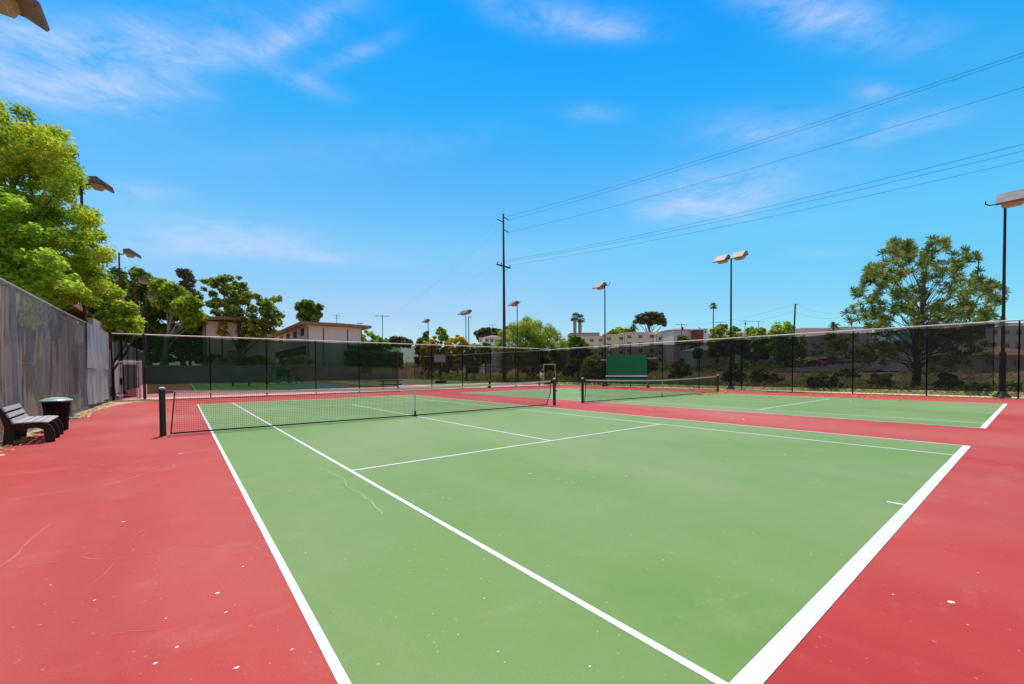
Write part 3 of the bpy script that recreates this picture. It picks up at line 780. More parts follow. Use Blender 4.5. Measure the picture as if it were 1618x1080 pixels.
T = thing('basketball_hoop', 'portable basketball hoop with square backboard on the courts beyond the fence', 'basketball hoop', (18.6, 31.8, .11))
c = Vector((18.6, 31.8, .11))
MB().box(c+Vector((0, 0, .14)), (1.25, .8, .26), .5).build('base', M['canb'], T)
b = MB(); b.tube([c+Vector((0, 0, .2)), c+Vector((0, 0, 2.9))], .06, 8); b.tube([c+Vector((.5, .1, .3)), c+Vector((0, 0, 1.0))], .02, 5); b.build('pole', M['post'], T)
b = MB(); b.box(c+Vector((-.25, -.2, 2.95)), (1.45, .05, 1.0), -.35); o = b.build('backboard', M['greyw'], T)
b = MB(); b.xf(Matrix())
for sx, sz, w, h in ((0, .5, 1.5, .07), (0, -.5, 1.5, .07), (-.72, 0, .07, 1.0), (.72, 0, .07, 1.0)):
    q = Matrix.Rotation(-.35, 3, 'Z') @ Vector((sx, -.035, sz)); b.box(c+Vector((-.25, -.2, 2.95))+q, (w, .03, h), -.35)
b.build('backboard_rim', M['post'], o)
b = MB(); q = c+Vector((-.42, -.65, 2.62)); b.tube([q+Vector((.23*math.cos(t), .23*math.sin(t), 0)) for t in np.linspace(0, 2*PI, 17)], .012, 5); b.build('rim', M['orange'], T)

T = thing('picnic_table', 'dark picnic table with bench seats just beyond the screened fence', 'picnic table', (7.5, 20.2, .02))
c = Vector((7.5, 20.2, .02))
MB().box(c+Vector((0, 0, .74)), (1.85, .75, .05), -.5).build('table_top', M['post'], T)
for s in (-1, 1):
    q = Matrix.Rotation(-.5, 3, 'Z') @ Vector((0, s*.66, .43)); MB().box(c+q, (1.85, .26, .04), -.5).build('seat', M['post'], T)
    q = Matrix.Rotation(-.5, 3, 'Z') @ Vector((s*.6, 0, 0)); b = MB()
    d = Matrix.Rotation(-.5, 3, 'Z') @ Vector((0, .6, 0))
    b.tube([c+q-d, c+q-d*.4+Vector((0, 0, .72))], .025, 6); b.tube([c+q+d, c+q+d*.4+Vector((0, 0, .72))], .025, 6); b.tube([c+q-d*1.15+Vector((0, 0, .4)), c+q+d*1.15+Vector((0, 0, .4))], .02, 6)
    b.build('leg', M['post'], T)

p0 = px(381, 606, 42); z = court_z(p0.y)
T = thing('bench', 'low dark court bench on the far green court, seen through the screen', 'bench', (p0.x, p0.y, z))
MB().box((p0.x, p0.y, z+.42), (1.7, .4, .06), -.3).build('seat', M['post'], T)
for s in (-1, 1): MB().box((p0.x+s*.7*math.cos(.3), p0.y-s*.7*math.sin(.3), z+.2), (.08, .38, .38), -.3).build('leg', M['post'], T)

p0 = px(448, 600, 48.5); z = court_z(p0.y); c = Vector((p0.x, p0.y, z))
T = thing('play_frame', 'wooden A-frame play structure with two pale cyan swing seats by the retaining wall', 'play structure', c)
b = MB()
for s in (-1, 1):
    b.tube([c+Vector((s*1.9, -.5, 0)), c+Vector((s*.9, 0, 2.35))], .06, 5); b.tube([c+Vector((s*1.5, .7, 0)), c+Vector((s*.9, 0, 2.35))], .06, 5)
b.tube([c+Vector((-1.4, 0, 2.35)), c+Vector((1.4, 0, 2.35))], .06, 5); b.build('frame', M['fascia'], T)
b = MB()
for s in (-1, 1): b.box(c+Vector((s*.72, 0, 2.95)), (1.75, 1.0, .06), 0, 0, s*R(38))
b.build('roof', M['fasciad'], T)
MB().box(c+Vector((0, .1, 1.2)), (1.5, .05, 1.0)).build('panel', M['gboard'], T)
MB().lathe((c.x, c.y-.1, c.z), [(0, 1.6), (.28, 1.7), (.34, 1.95), (.28, 2.2), (0, 2.3)], 12).build('ball_panel', M['mo'], T)
for s in (-1, 1):
    b = MB(); b.tube([c+Vector((s*.62+.42*math.sin(t), -.3, .55-.42*math.cos(t)+(.35 if abs(t) > 1.5 else 0))) for t in np.linspace(-1.7, 1.7, 11)], .06, 6)
    b.lathe((c.x+s*.62, c.y-.3, c.z), [(0, .12), (.3, .2), (.34, .42)], 10); b.build('swing_seat', M['cy'], T)

# ------------------------------------------------------------------ walls beyond
T = thing('retaining_wall', 'long shaded grey concrete retaining wall at the end of the far courts', 'wall', (7, 54.9, .3))
MB().prism([(-9.6, 0), (16.8, 0), (16.8, 2.35), (-9.6, 2.48)], 'y', 54.78, 54.96).build('wall_face', M['retain'], T)
MB().prism([(-9.6, 2.49), (16.8, 2.36), (16.8, 2.44), (-9.6, 2.57)], 'y', 54.72, 55.02).build('coping', M['concrete'], T)
MB().prism([(16.8, 0), (24.7, 0), (24.7, 1.25), (16.8, 1.3)], 'y', 54.8, 54.95).build('low_wall', M['retain'], T)
MB().box((2, 54.3, .33), (22, .5, .12)).build('kerb', M['concrete'], T)
T = thing('wall', 'tall tan plaster wall running away beyond the narrow walk gate', 'wall', (-9.85, 36, 0))
MB().prism([(18.7, -.1), (54.7, .1), (54.7, 4.1), (26.5, 4.15), (26.5, 4.6), (18.7, 4.5)], 'x', -9.95, -9.72).build('wall_face', M['tanwall'], T)
b = MB()
for y in (19.2, 24.5, 30, 36, 42, 48, 53.5): b.box((-9.68, y, 2.0), (.12, .4, 4.0))
b.build('pilaster', M['tanwall'], T)
b = MB(); 
T = thing('block_wall', 'low grey block wall behind the torn fence', 'wall', (-10.6, 0, 0))
MB().box((-10.6, -2.6, .75), (.2, 14, 1.62)).build('wall_face', M['block'], T)
b = MB()
for k in range(7): b.box((-10.497, -2.6, .1+.205*k), (.008, 14, .012))
b.build('mortar_joint', M['retain'], T)
MB().box((-10.6, -2.6, 1.60), (.28, 14.1, .07)).build('coping', M['tanwall'], T)

# ------------------------------------------------------------------ buildings
def window(par, c, w, h, face, m=None, fr='frame', mull=True):
    """face: unit outward normal (nx, ny)"""
    n = Vector((face[0], face[1], 0)).normalized(); rz = math.atan2(n.y, n.x)+PI/2
    b = MB(); c = Vector(c)
    t = .07*max(1, w/1.4)
    rt = Matrix.Rotation(rz, 3, 'Z')
    for dx, dz, ww, hh in ((0, h/2, w+t, t), (0, -h/2, w+t, t), (-w/2, 0, t, h-t), (w/2, 0, t, h-t))+(((0, 0, t*.7, h-t),) if mull else ()):
        b.box(c+n*.05+rt @ Vector((dx, 0, dz)), (ww, .1, hh), rz)
    o = b.build('window', M[fr], par)
    b = MB(); b.box(c+n*.02, (w-t*.5, .05, h-t*.5), rz); b.build('pane', M['glass'], o)
    return o

def slabroof(T, x0, x1, y0, y1, z, rise, over, m='fascia', th=.35):
    """shallow gable with its ridge along y, deep overhang"""
    xm = (x0+x1)/2; b = MB()
    b.prism([(x0-over, z), (xm, z+rise), (x1+over, z), (x1+over, z+th), (xm, z+rise+th), (x0-over, z+th)], 'y', y0-over, y1+over)
    o = b.build('roof', [M[m]], T)
    b = MB(); b.prism([(x0-over+.05, z+th+.003), (xm, z+rise+th+.003), (x1+over-.05, z+th+.003), (x1+over-.05, z+th+.08), (xm, z+rise+th+.08), (x0-over+.05, z+th+.08)], 'y', y0-over+.06, y1+over-.06)
    b.build('roof_covering', M['roofg'], o)
    return o

# apartment wing 1
gz = 2.3
T = thing('apartment_building', 'peach apartment block with deep brown eaves, partly hidden by the open-crowned tree', 'building', (2, 66, gz))
MB().box((.4, 68, gz+3.2), (7.6, 18, 6.6)).build('wall', M['stuccop'], T)
slabroof(T, -3.4, 4.2, 59, 77, 8.8, .3, 1.35)
b = MB()
for x in (-3.3, -1.4, 1.4, 4.1): b.box((x, 58.96, gz+3.2), (.14, .08, 6.4))
b.build('batten', M['fasciad'], T)
for y in (62, 66, 70): 
    for z in (4.0, 7.2): window(T, (-3.43, y, z), 1.6, 1.5, (-1, 0))
for x in (0.,): window(T, (x, 58.95, 4.2), 1.6, 1.2, (0, -1))
# wing 2
T = thing('apartment_building', 'cream two-storey wing with brown roof edge, dark round tree behind it', 'building', (14, 70, gz))
MB().box((14.0, 75.5, gz+3.3), (8.6, 34, 6.8)).build('wall', M['stucco'], T)
o = slabroof(T, 9.7, 18.3, 58.5, 92.5, 8.95, .1, 1.25)
b = MB()
for x in (9.8, 12.1, 15.9, 18.2): b.box((x, 58.46, gz+3.2), (.12, .08, 6.4))
b.build('batten', M['fasciad'], T)
for y in (61, 62.3, 66.5, 68, 72.5, 74, 79, 81): window(T, (9.68, y, 8.1), .6, 1.1, (-1, 0), mull=False, fr='fasciad')
for y in np.arange(60.5, 86, 2.3): window(T, (9.68, y, 5.1), 1.7, 1.3, (-1, 0), fr='fasciad')
window(T, (17.0, 58.48, 5.2), 2.0, 1.5, (0, -1), fr='fasciad')
b = MB(); b.tube([(15.2, 62, 9.2), (15.2, 62, 11.5)], .04, 5); b.tube([(14.6, 62, 11.2), (15.8, 62, 11.2)], .03, 4); b.tube([(14.7, 62, 10.8), (15.7, 62, 10.8)], .03, 4)
for x in (11.5, 13.2): b.lathe((x, 66, 9.2), [(.35, 0), (.35, .4), (0, .5)], 8)
b.build('roof_vent', M['post'], o)
# link
T = thing('apartment_building', 'low cream link block set back between the two wings', 'building', (8, 92, gz))
MB().box((5.5, 97, gz+4.1), (12, 6, 8.2)).build('wall', M['stucco'], T)
slabroof(T, -.5, 11.5, 94, 100, 10.7, .1, .9, 'fascia', .3)
window(T, (7.4, 93.95, 9.6), 3.2, .9, (0, -1), fr='fasciad')
# house behind the worn fence
T = thing('house', 'tan house with a white balcony rail and brown eave behind the torn fence', 'house', (-12, 24, 0))
MB().box((-14.6, 24, 2.6), (6.2, 14, 4.6)).build('wall', M['tanb'], T)
b = MB(); b.prism([(-10.35, 5.0), (-14.5, 6.0), (-18.6, 5.0), (-18.6, 5.22), (-14.5, 6.24), (-10.35, 5.25)], 'y', 16.2, 32); b.build('roof', M['fascia'], T)
b = MB(); b.box((-10.75, 18.6, 3.05), (1.3, 4.2, .16)); o = b.build('balcony', M['fascia'], T)
b = MB()
for k in range(22): b.box((-10.14, 16.6+.2*k, 3.55), (.03, .05, .8))
b.box((-10.14, 18.7, 3.97), (.06, 4.3, .06)); b.box((-10.14, 18.7, 3.17), (.05, 4.3, .05)); b.build('railing', M['frame'], o)
window(T, (-11.48, 19, 4.0), 1.6, 1.2, (1, 0)); window(T, (-11.48, 22.8, 1.7), 1.4, 1.1, (1, 0)); window(T, (-11.48, 25.5, 4.0), 1.2, 1.1, (1, 0))
T = thing('house', 'pinkish shed wall beyond the low block wall behind the bench', 'house', (-16, 2, 2))
MB().box((-16, 3, 3.2), (4, 14, 3.6)).build('wall', M['tanb'], T)
b = MB(); b.prism([(-13.6, 4.9), (-16, 5.5), (-18.4, 4.9), (-18.4, 5.1), (-16, 5.72), (-13.6, 5.1)], 'y', -4.3, 10.3); b.build('roof', M['roofb'], T)
window(T, (-13.98, 1, 3.4), 1.2, 1.2, (1, 0)); window(T, (-13.98, 6, 3.4), 1.2, 1.2, (1, 0))

def block(name, label, cat, uc, v_base, depth, wpx, vtop, wall, roof=None, ang=0., dd=10., flat=True, rows=0, cols=0, wsz=(1.3, 1.2), zb=None, over=.5, rise=0., w0=.5, fr='frame', doz=None):
    """a far building turned towards the courts at its true distance"""
    c = px(uc, 560, depth); z0 = tz(c.x, c.y)-.6
    w = wpx*depth/FPX; top = px(uc, vtop, depth).z
    rz = -YAW+ang
    X = Matrix.Rotation(rz, 3, 'Z') @ Vector((1, 0, 0)); Yv = Matrix.Rotation(rz, 3, 'Z') @ Vector((0, 1, 0))
    T = thing(name, label, cat, (c.x, c.y, z0))
    cc = Vector((c.x, c.y, 0))+Yv*(dd/2)
    MB().box((cc.x, cc.y, (z0+top-rise)/2), (w, dd, top-rise-z0), rz).build('wall', M[wall], T)
    b = MB()
    if rise:
        h = top-rise
        q = [(-w/2-over, -dd/2-over), (w/2+over, -dd/2-over), (w/2+over, dd/2+over), (-w/2-over, dd/2+over)]
        q = [cc+X*a+Yv*c_+Vector((0, 0, h)) for a, c_ in q]; rr = max(0, w/2-dd/2)
        r1 = cc-X*rr+Vector((0, 0, top)); r2 = cc+X*rr+Vector((0, 0, top))
        b.face(q[0], q[1], r2, r1); b.face(q[2], q[3], r1, r2); b.face(q[1], q[2], r2); b.face(q[3], q[0], r1); b.face(q[3], q[2], q[1], q[0])
    else:
        b.box((cc.x, cc.y, top+.12), (w+over, dd+over, .24), rz)
    b.build('roof', M[roof or wall], T)
    n = Vector((-Yv.x, -Yv.y))
    h = top-rise
    for j in range(rows):
        for i in range(cols):
            p = cc-Yv*(dd/2+.02)+X*(w*((i+.5)/cols-.5)); window(T, (p.x, p.y, h-w0-wsz[1]/2-j*2.85), wsz[0], wsz[1], (n.x, n.y), fr=fr)
    return T
# beige apartment row in stepped segments
segs = [(935, 40, 531.5, 170, 3), (972, 36, 528.5, 167, 2), (1012, 50, 525.5, 164, 3), (1052, 30, 528, 160, 2)]
c0 = px(990, 560, 165); zb = tz(c0.x, c0.y)
T = thing('apartment_building', 'long beige stepped apartment block with small dark windows above the practice board', 'building', (c0.x, c0.y, zb-1))
for i, (uc, wp, vt, d, nw) in enumerate(segs):
    c = px(uc, 560, d); top = px(uc, vt, d).z; w = wp*d/FPX+.3; rz = -YAW-.12
    X = Matrix.Rotation(rz, 3, 'Z') @ Vector((1, 0, 0)); Yv = Matrix.Rotation(rz, 3, 'Z') @ Vector((0, 1, 0))
    cc = Vector((c.x, c.y, 0))+Yv*6
    o = MB().box((cc.x, cc.y, (top+zb-2)/2), (w, 12, top-zb+2), rz).build('wall', M['beige'], T)
    MB().box((cc.x, cc.y, top+.12), (w+.5, 12.5, .3), rz).build('parapet', M['stuccop'], o)
    MB().box(tuple(Vector((cc.x, cc.y, (top+zb-2)/2))-Yv*6.05-X*(w/2-.2)), (.25, .2, top-zb+2), rz).build('pilaster', M['tanwall'], o)
    for j in range(4):
        for k in range(nw):
            p = cc-Yv*6.02+X*(w*((k+.5)/nw-.5)); window(T, (p.x, p.y, top-1.5-j*2.75), 1.5, 1.25, (-Yv.x, -Yv.y), fr='frame')
block('apartment_building', 'brown-topped block behind the pair of thick palms', 'building', 925, 0, 240, 45, 526, 'tanwall', 'roofg', 0, 14)
block('building', 'blank pinkish-grey stucco block beside the beige apartments', 'building', 1081, 0, 150, 34, 521.5, 'pinkw', 'roofg', .05, 12)
block('building', 'grey roofed hall far behind the pinkish block', 'building', 1085, 0, 230, 60, 515, 'greyw', 'roofg', 0, 20, rise=2)
T = block('building', 'narrow block with brick-red balconies on the skyline', 'building', 1104, 0, 148, 15, 521, 'redw', 'greyw', 0, 8, rows=2, cols=1, wsz=(1.6, 1.2), fr='redw')
block('building', 'slim white block right beside the brick-red balconies', 'building', 1114.5, 0, 149, 7.5, 520, 'whitew', 'greyw', 0, 8, rows=2, cols=1, wsz=(.6, .8))
block('building', 'wide grey-roofed hall behind the round hedge-like trees', 'building', 1180, 0, 260, 150, 519, 'greyw', 'roofg', 0, 20, rise=3)
block('house', 'low blue-grey house with hip roof below the tall thin palm', 'house', 1126, 0, 118, 52, 544, 'greyw', 'roofg', .1, 9, rise=1.6, rows=1, cols=4, wsz=(1.2, 1.0))
block('house', 'small cream house with hip roof under the leaning pole', 'house', 1236, 0, 118, 26, 546, 'stucco', 'roofb', 0, 8, rise=1.3, rows=1, cols=2, wsz=(1., .9))
block('house', 'pale bungalow between the hip-roofed houses', 'house', 1184, 0, 126, 34, 549, 'stucco', 'roofg', 0, 8, rise=1.2, rows=1, cols=3, wsz=(1., .9))
block('building', 'broad grey building with flat roof above the parked cars', 'building', 1305, 0, 150, 85, 519, 'pinkw', 'greyw', .1, 16, rows=2, cols=6, wsz=(1.6, 1.2), w0=5)
block('building', 'tall grey block behind the feathery palm', 'building', 1355, 0, 175, 50, 517, 'greyw', 'roofg', .1, 14, rows=2, cols=3, w0=2)
block('apartment_building', 'pale three-storey apartment block to the far side of the big pine', 'building', 1590, 0, 88, 170, 512, 'greyw', 'roofg', .18, 12, rows=3, cols=7, wsz=(1.3, 1.0), w0=1.2)
block('house', 'long low house with brown shingle roof in front of the pale apartment block', 'house', 1605, 0, 68, 120, 545, 'tanwall', 'roofb', .1, 8, rise=1.6, rows=1, cols=5, wsz=(1.6, 1.1), w0=.7)
block('house', 'white hillside villa with dark windows beside the lime green willow', 'house', 781, 0, 190, 30, 528, 'whitew', 'roofb', .2, 9, rise=1.2, rows=2, cols=4, wsz=(1.5, 1.5), w0=.8)
block('house', 'second white villa set lower, its terracotta roof just over the fence', 'house', 768, 0, 205, 22, 530, 'whitew', 'roofb', -.2, 9, rise=1.2, rows=2, cols=3, wsz=(1.4, 1.3))
block('house', 'small pale blue-grey house peeping over the fence near the double floodlight', 'house', 749, 0, 180, 12, 540, 'greyw', 'roofg', 0, 8, rise=1, rows=1, cols=2, wsz=(1.2, 1))

# ------------------------------------------------------------------ utility poles and wires
UP = px(797, 560, 54); UPZ = px(797, 339, 54).z; upb = tz(UP.x, UP.y)
NXT = Vector((39.5, -38, 0)); d = Vector((NXT.x-UP.x, NXT.y-UP.y, 0)).normalized(); pr = Vector((d.y, -d.x, 0))  # along line, across line
if pr.dot(_r) < 0: pr = -pr
T = thing('utility_pole', 'tallest dark wooden utility pole with crossarm, rising behind the far corner', 'utility pole', (UP.x, UP.y, upb))
MB().tube([(UP.x, UP.y, upb), (UP.x, UP.y, 8), (UP.x, UP.y, UPZ)], [.22, .19, .10], 12).build('pole', M['utpole'], T)
zt = UPZ; arms = []
def armp(side, dz, ln): return Vector((UP.x, UP.y, zt-dz))+pr*side*ln
b = MB()
for side, dz, ln in ((1, .45, 1.0), (-1, 1.15, 1.1), (1, 2.05, 1.0)):
    b.tube([Vector((UP.x, UP.y, zt-dz+.06)), armp(side, dz+.1 if side > 0 else dz-.15, ln)], .06, 6)
    arms.append(armp(side, dz+.1 if side > 0 else dz-.15, ln))
b.build('insulator_arm', M['utpole'], T)
ca = px(797, 421, 54).z
b = MB(); b.box((UP.x, UP.y-.0, ca), (2.6, .14, .16), math.atan2(pr.y, pr.x)); b.tube([Vector((UP.x, UP.y, ca-.7))+d*.12, Vector((UP.x, UP.y, ca-.05))+pr*.8+d*.12], .025, 4); b.tube([Vector((UP.x, UP.y, ca-.7))+d*.12, Vector((UP.x, UP.y, ca-.05))-pr*.8+d*.12], .025, 4)
b.build('crossarm', M['utpole'], T)
for s in (-1.2, -.45, 1.2):
    q = Vector((UP.x, UP.y, ca+.08))+pr*s
    MB().lathe(q, [(.03, 0), (.03, .1), (.08, .12), (.07, .25), (0, .28)], 8).build('insulator', M['utpole'], T)
    arms.append(q+Vector((0, 0, .25)))
def span(A, B_, sag, r=.010, n=40):
    pts = []
    for i in range(n+1):
        t = i/n; p = A.lerp(B_, t); p = Vector((p.x, p.y, p.z-4*sag*t*(1-t))); pts.append(p)
    return MB().tube(pts, r, 4)
off = Vector((NXT.x-UP.x, NXT.y-UP.y, 0))
for i, A in enumerate(arms):
    o = span(A, A+off+Vector((0, 0, [1.0, .6, .6, .9, .5, .2][i])), [1.0, 1.1, 1.1, 1.3, 1.2, 1.1][i]).build('power_line', M['wire'])
    tag(o, ['topmost overhead wire from the tall utility pole', 'second overhead wire just under the topmost one', 'third overhead wire down from the top, alone in its gap', 'upper of the three crossarm wires', 'middle of the three crossarm wires', 'lowest overhead wire from the crossarm end'][i], 'power line', 'overhead wires crossing the sky')
FP = px(605, 560, 136); fz = px(605, 498, 136).z
def upole(u, vt, depth, label, arm=1.2, lean=0., r=.15, name='utility_pole', cat='utility pole', tr=False, vb=None):
    P0 = px(u, 560, depth); z0 = tz(P0.x, P0.y)-.5; z1 = px(u, vt, depth).z
    T = thing(name, label, cat, (P0.x, P0.y, z0))
    X = Vector((math.cos(YAW), -math.sin(YAW), 0)); a = Vector((P0.x, P0.y, z0)); e = Vector((P0.x, P0.y, z1))+X*lean
    MB().tube([a, e], [r, r*.7], 8).build('pole', M['utpole'], T)
    b = MB()
    if arm:
        b.box(e-Vector((0, 0, .35)), (arm*2, .12, .14), -YAW+.2)
        for s in (-.9, .9): b.box(e-Vector((0, 0, .18))+X*arm*s, (.12, .12, .25))
    else: b.box(e-Vector((0, 0, .1))+X*.35, (.7, .1, .12), -YAW)
    if tr: b.lathe(e-Vector((0, 0, 2.2))+X*.35, [(.28, 0), (.28, 1.0), (0, 1.1)], 8)
    b.build('crossarm', M['utpole'], T)
    return e
e0 = upole(605, 497.5, 136, 'thin far utility pole standing behind the cream wing', 2.2, r=.14)
upole(570, 509, 120, 'small antenna-topped pole above the cream wing roof end', .8, r=.07)
upole(741, 500, 92, 'slim grey pole beside the double floodlight', 0, r=.13)
upole(778, 512, 230, 'tiny utility pole on the wooded hill', 1.6, r=.14)
upole(1077, 511, 142, 'utility pole with transformer before the pinkish block', 2.0, r=.16, tr=True)
upole(1139, 508, 215, 'far crossarm pole beside the tall thin palm', 3.2, r=.16)
upole(1177, 506, 215, 'far crossarm pole with transformer above the trees', 3.6, r=.18, tr=True)
upole(1198.5, 507, 220, 'second far crossarm pole above the rounded trees', 3.6, r=.18)
e1 = upole(1252, 480, 110, 'leaning dark pole above the rounded trees', 0, lean=.7, r=.24)
for k, (A, s) in enumerate(((arms[0], -1.), (arms[1], 1.), (arms[3], -1.6), (arms[5], 1.6))):
    o = span(A, e0+Vector((s, -s*.4, -.2-(k > 1)*1.0)), 2.2, .004).build('power_line', M['wire'])
    tag(o, ['faint upper wire running back from the tall pole, higher strand', 'faint upper wire running back from the tall pole, lower strand', 'faint lower wire running back from the crossarm, upper strand', 'faint lower wire running back from the crossarm, lower strand'][k], 'power line', 'faint wires receding from the tall pole')
for k, (u2, v2, dp, dz) in enumerate(((1077, 514, 142, 0), (1340, 492, 95, 0))):
    for j in range(2):
        o = span(e1+Vector((0, 0, -j*2.0)), px(u2, v2+(j*6), dp), 1.2, .015).build('power_line', M['wire'])
        tag(o, [['faint wire from the leaning pole top towards the transformer pole', 'faint wire below the leaning pole top towards the transformer pole'], ['faint wire from the leaning pole top towards the big pine', 'faint wire below the leaning pole top towards the big pine']][k][j], 'power line', 'faint wires at the leaning pole')

# ------------------------------------------------------------------ trees
def in_poly(x, y, poly):
    c = False; j = len(poly)-1
    for i in range(len(poly)):
        xi, yi = poly[i]; xj, yj = poly[j]
        if (yi > y) != (yj > y) and x < (xj-xi)*(y-yi)/(yj-yi)+xi: c = not c
        j = i
    return c
def crown_points(poly, depth, thick, n, rpx, seed, jit=.35):
    """clump centres filling a crown of given outline at its distance, with real depth"""
    rr = random.Random(seed); us = [p[0] for p in poly]; vs = [p[1] for p in poly]
    cu, cv = sum(us)/len(us), sum(vs)/len(vs); su, sv = (max(us)-min(us))/2, (max(vs)-min(vs))/2
    C = []; Rr = []; tries = 0
    while len(C) < n and tries < n*80:
        tries += 1
        u, v = rr.uniform(min(us), max(us)), rr.uniform(min(vs), max(vs)); r = rpx*rr.uniform(1-jit, 1+jit)
        if not in_poly(u, v, poly): continue
        if not all(in_poly(u+r*.75*math.cos(a), v+r*.75*math.sin(a), poly) for a in (0, 1.57, 3.14, 4.71)) and tries < n*60: continue
        q = min(1, ((u-cu)/su)**2+((v-cv)/sv)**2)
        t = thick*math.sqrt(max(.08, 1-q*.9))
        dd = depth+t*rr.uniform(-1, 1)
        p = EYE+(px(u, v, depth)-EYE)*(dd/depth)
        C.append(p); Rr.append(r*depth/FPX)
    return C, Rr
def woody(b, base, C, trunk_r, seed, nl=14, fork=.45, top=None, wob=.3, lr=.5, zk=.32):
    rr = random.Random(seed); base = Vector(base)
    cen = sum(C, Vector())/len(C); zt = top if top else max(c.z for c in C)-.15*(max(c.z for c in C)-base.z)
    H = zt-base.z; tip = Vector((cen.x, cen.y, zt)); pts = []; rad = []
    for i in range(7):
        t = i/6; p = base.lerp(tip, t); p = Vector((base.x+(tip.x-base.x)*t**1.5, base.y+(tip.y-base.y)*t**1.5, p.z))
        if 0 < i: p += Vector((rr.uniform(-wob, wob), rr.uniform(-wob, wob), 0))*.35
        pts.append(p); rad.append(trunk_r*(1-.86*t))
    rad[0] *= 1.3
    b.tube(pts, rad, 8)
    for c in rr.sample(C, min(nl, len(C))):
        zf = min(max((c.z-base.z)/H-zk, .14), .88)*rr.uniform(.75, 1)
        k = zf*6; i = int(k); a = pts[i].lerp(pts[i+1], k-i); r0 = trunk_r*(1-.86*zf)*lr
        mid = a.lerp(c, .5)+Vector((rr.uniform(-1, 1), rr.uniform(-1, 1), rr.uniform(0, 1)))*(c-a).length*.09
        b.tube([a, a.lerp(mid, .6), mid, mid.lerp(c, .55), c], [r0, r0*.75, r0*.6, r0*.4, r0*.15], 5, cap=False)
def tree(name, label, cat, poly, depth, thick, ncl, rpx, nleaf, lsize, leafm, baseuv=None, seed=1, bark='bark', tr=.25, squash=.8, asp=.6, nl=14, group=None, top=None, up=.3):
    C, Rr = crown_points(poly, depth, thick, int(ncl*2.1), rpx*.66, seed); nleaf = int(nleaf*1.35); lsize *= .92
    bu = baseuv if baseuv else sum(p[0] for p in poly)/len(poly)
    p0 = px(bu, 560, depth); z0 = tz(p0.x, p0.y)
    T = thing(name, label, cat, (p0.x, p0.y, z0), 0, group)
    b = MB(); woody(b, (p0.x, p0.y, z0-.1), C, tr, seed, nl, top=top); b.build('trunk', M[bark], T, smooth=True)
    V, F_ = clump_leaves(C, Rr, nleaf, lsize, seed, squash, asp, up)
    npmesh('crown', V, F_, L[leafm], T)
    return T, C, Rr

tree('tree', 'large yellow-green tree overhanging the worn fence, beside the bench side lamps', 'tree',
     [(-160, 110), (-40, 130), (0, 162), (45, 166), (62, 190), (95, 198), (118, 228), (126, 258), (142, 284), (140, 305), (154, 335), (172, 372), (184, 396), (166, 440), (150, 485), (120, 500), (60, 490), (-160, 480)], 17.3, 2.2, 330, 22, 140000, .066, 'yel', 40, 11, tr=.30, nl=40, squash=.75, asp=.55)
tree('tree', 'nearer tree with broad bright leaves drooping over the torn fence', 'tree',
     [(-110, 290), (-20, 275), (30, 310), (66, 345), (92, 400), (128, 440), (140, 462), (120, 478), (86, 468), (66, 480), (60, 515), (50, 548), (36, 545), (32, 490), (-10, 450), (-110, 430)], 14.2, 1.1, 85, 17, 13000, .072, 'big', -80, 12, tr=.15, nl=26, asp=.8)
tree('tree', 'glowing yellow-green tree low behind the lone floodlight pole', 'tree',
     [(118, 445), (165, 438), (195, 462), (222, 492), (230, 528), (200, 545), (130, 520)], 27, 2.2, 60, 13, 14000, .11, 'yel', 175, 13, tr=.2, nl=10)
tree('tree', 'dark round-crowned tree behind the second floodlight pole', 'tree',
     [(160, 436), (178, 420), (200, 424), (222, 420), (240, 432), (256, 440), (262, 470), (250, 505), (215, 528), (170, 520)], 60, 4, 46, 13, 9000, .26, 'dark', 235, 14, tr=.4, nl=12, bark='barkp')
tree('tree', 'umbrella-crowned green tree with pale forked trunks above the wall', 'tree',
     [(235, 438), (262, 438), (292, 458), (316, 474), (328, 498), (322, 520), (296, 530), (285, 505), (262, 492), (236, 480)], 57, 4, 50, 12, 10000, .25, 'mid', 258, 15, tr=.45, nl=14, bark='barkp')
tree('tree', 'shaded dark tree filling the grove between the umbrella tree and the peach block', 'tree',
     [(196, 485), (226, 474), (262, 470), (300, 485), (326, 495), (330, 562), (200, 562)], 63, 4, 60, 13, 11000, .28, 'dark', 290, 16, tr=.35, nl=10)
tree('tree', 'slim dark conifer-like tree poking above the grove', 'tree',
     [(278, 424), (292, 416), (304, 424), (308, 446), (316, 462), (326, 478), (305, 476), (284, 462)], 80, 2.5, 26, 7.5, 3200, .24, 'grey', 300, 17, tr=.22, nl=14)
tree('tree', 'open-crowned dark-leaved tree in front of the peach apartment block', 'tree',
     [(315, 442), (342, 428), (374, 424), (388, 436), (392, 458), (416, 466), (430, 456), (446, 470), (440, 486), (456, 496), (440, 516), (428, 535), (392, 545), (372, 520), (356, 545), (334, 536), (344, 505), (326, 482)], 60.5, 3.5, 66, 9.5, 7600, .24, 'loose', 378, 18, tr=.3, nl=40, asp=.7)
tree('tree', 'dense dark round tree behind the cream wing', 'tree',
     [(463, 478), (486, 471), (508, 482), (514, 500), (504, 514), (490, 530), (476, 516), (468, 496)], 104, 3.5, 34, 9, 7000, .34, 'dark', 488, 19, tr=.5, nl=8)
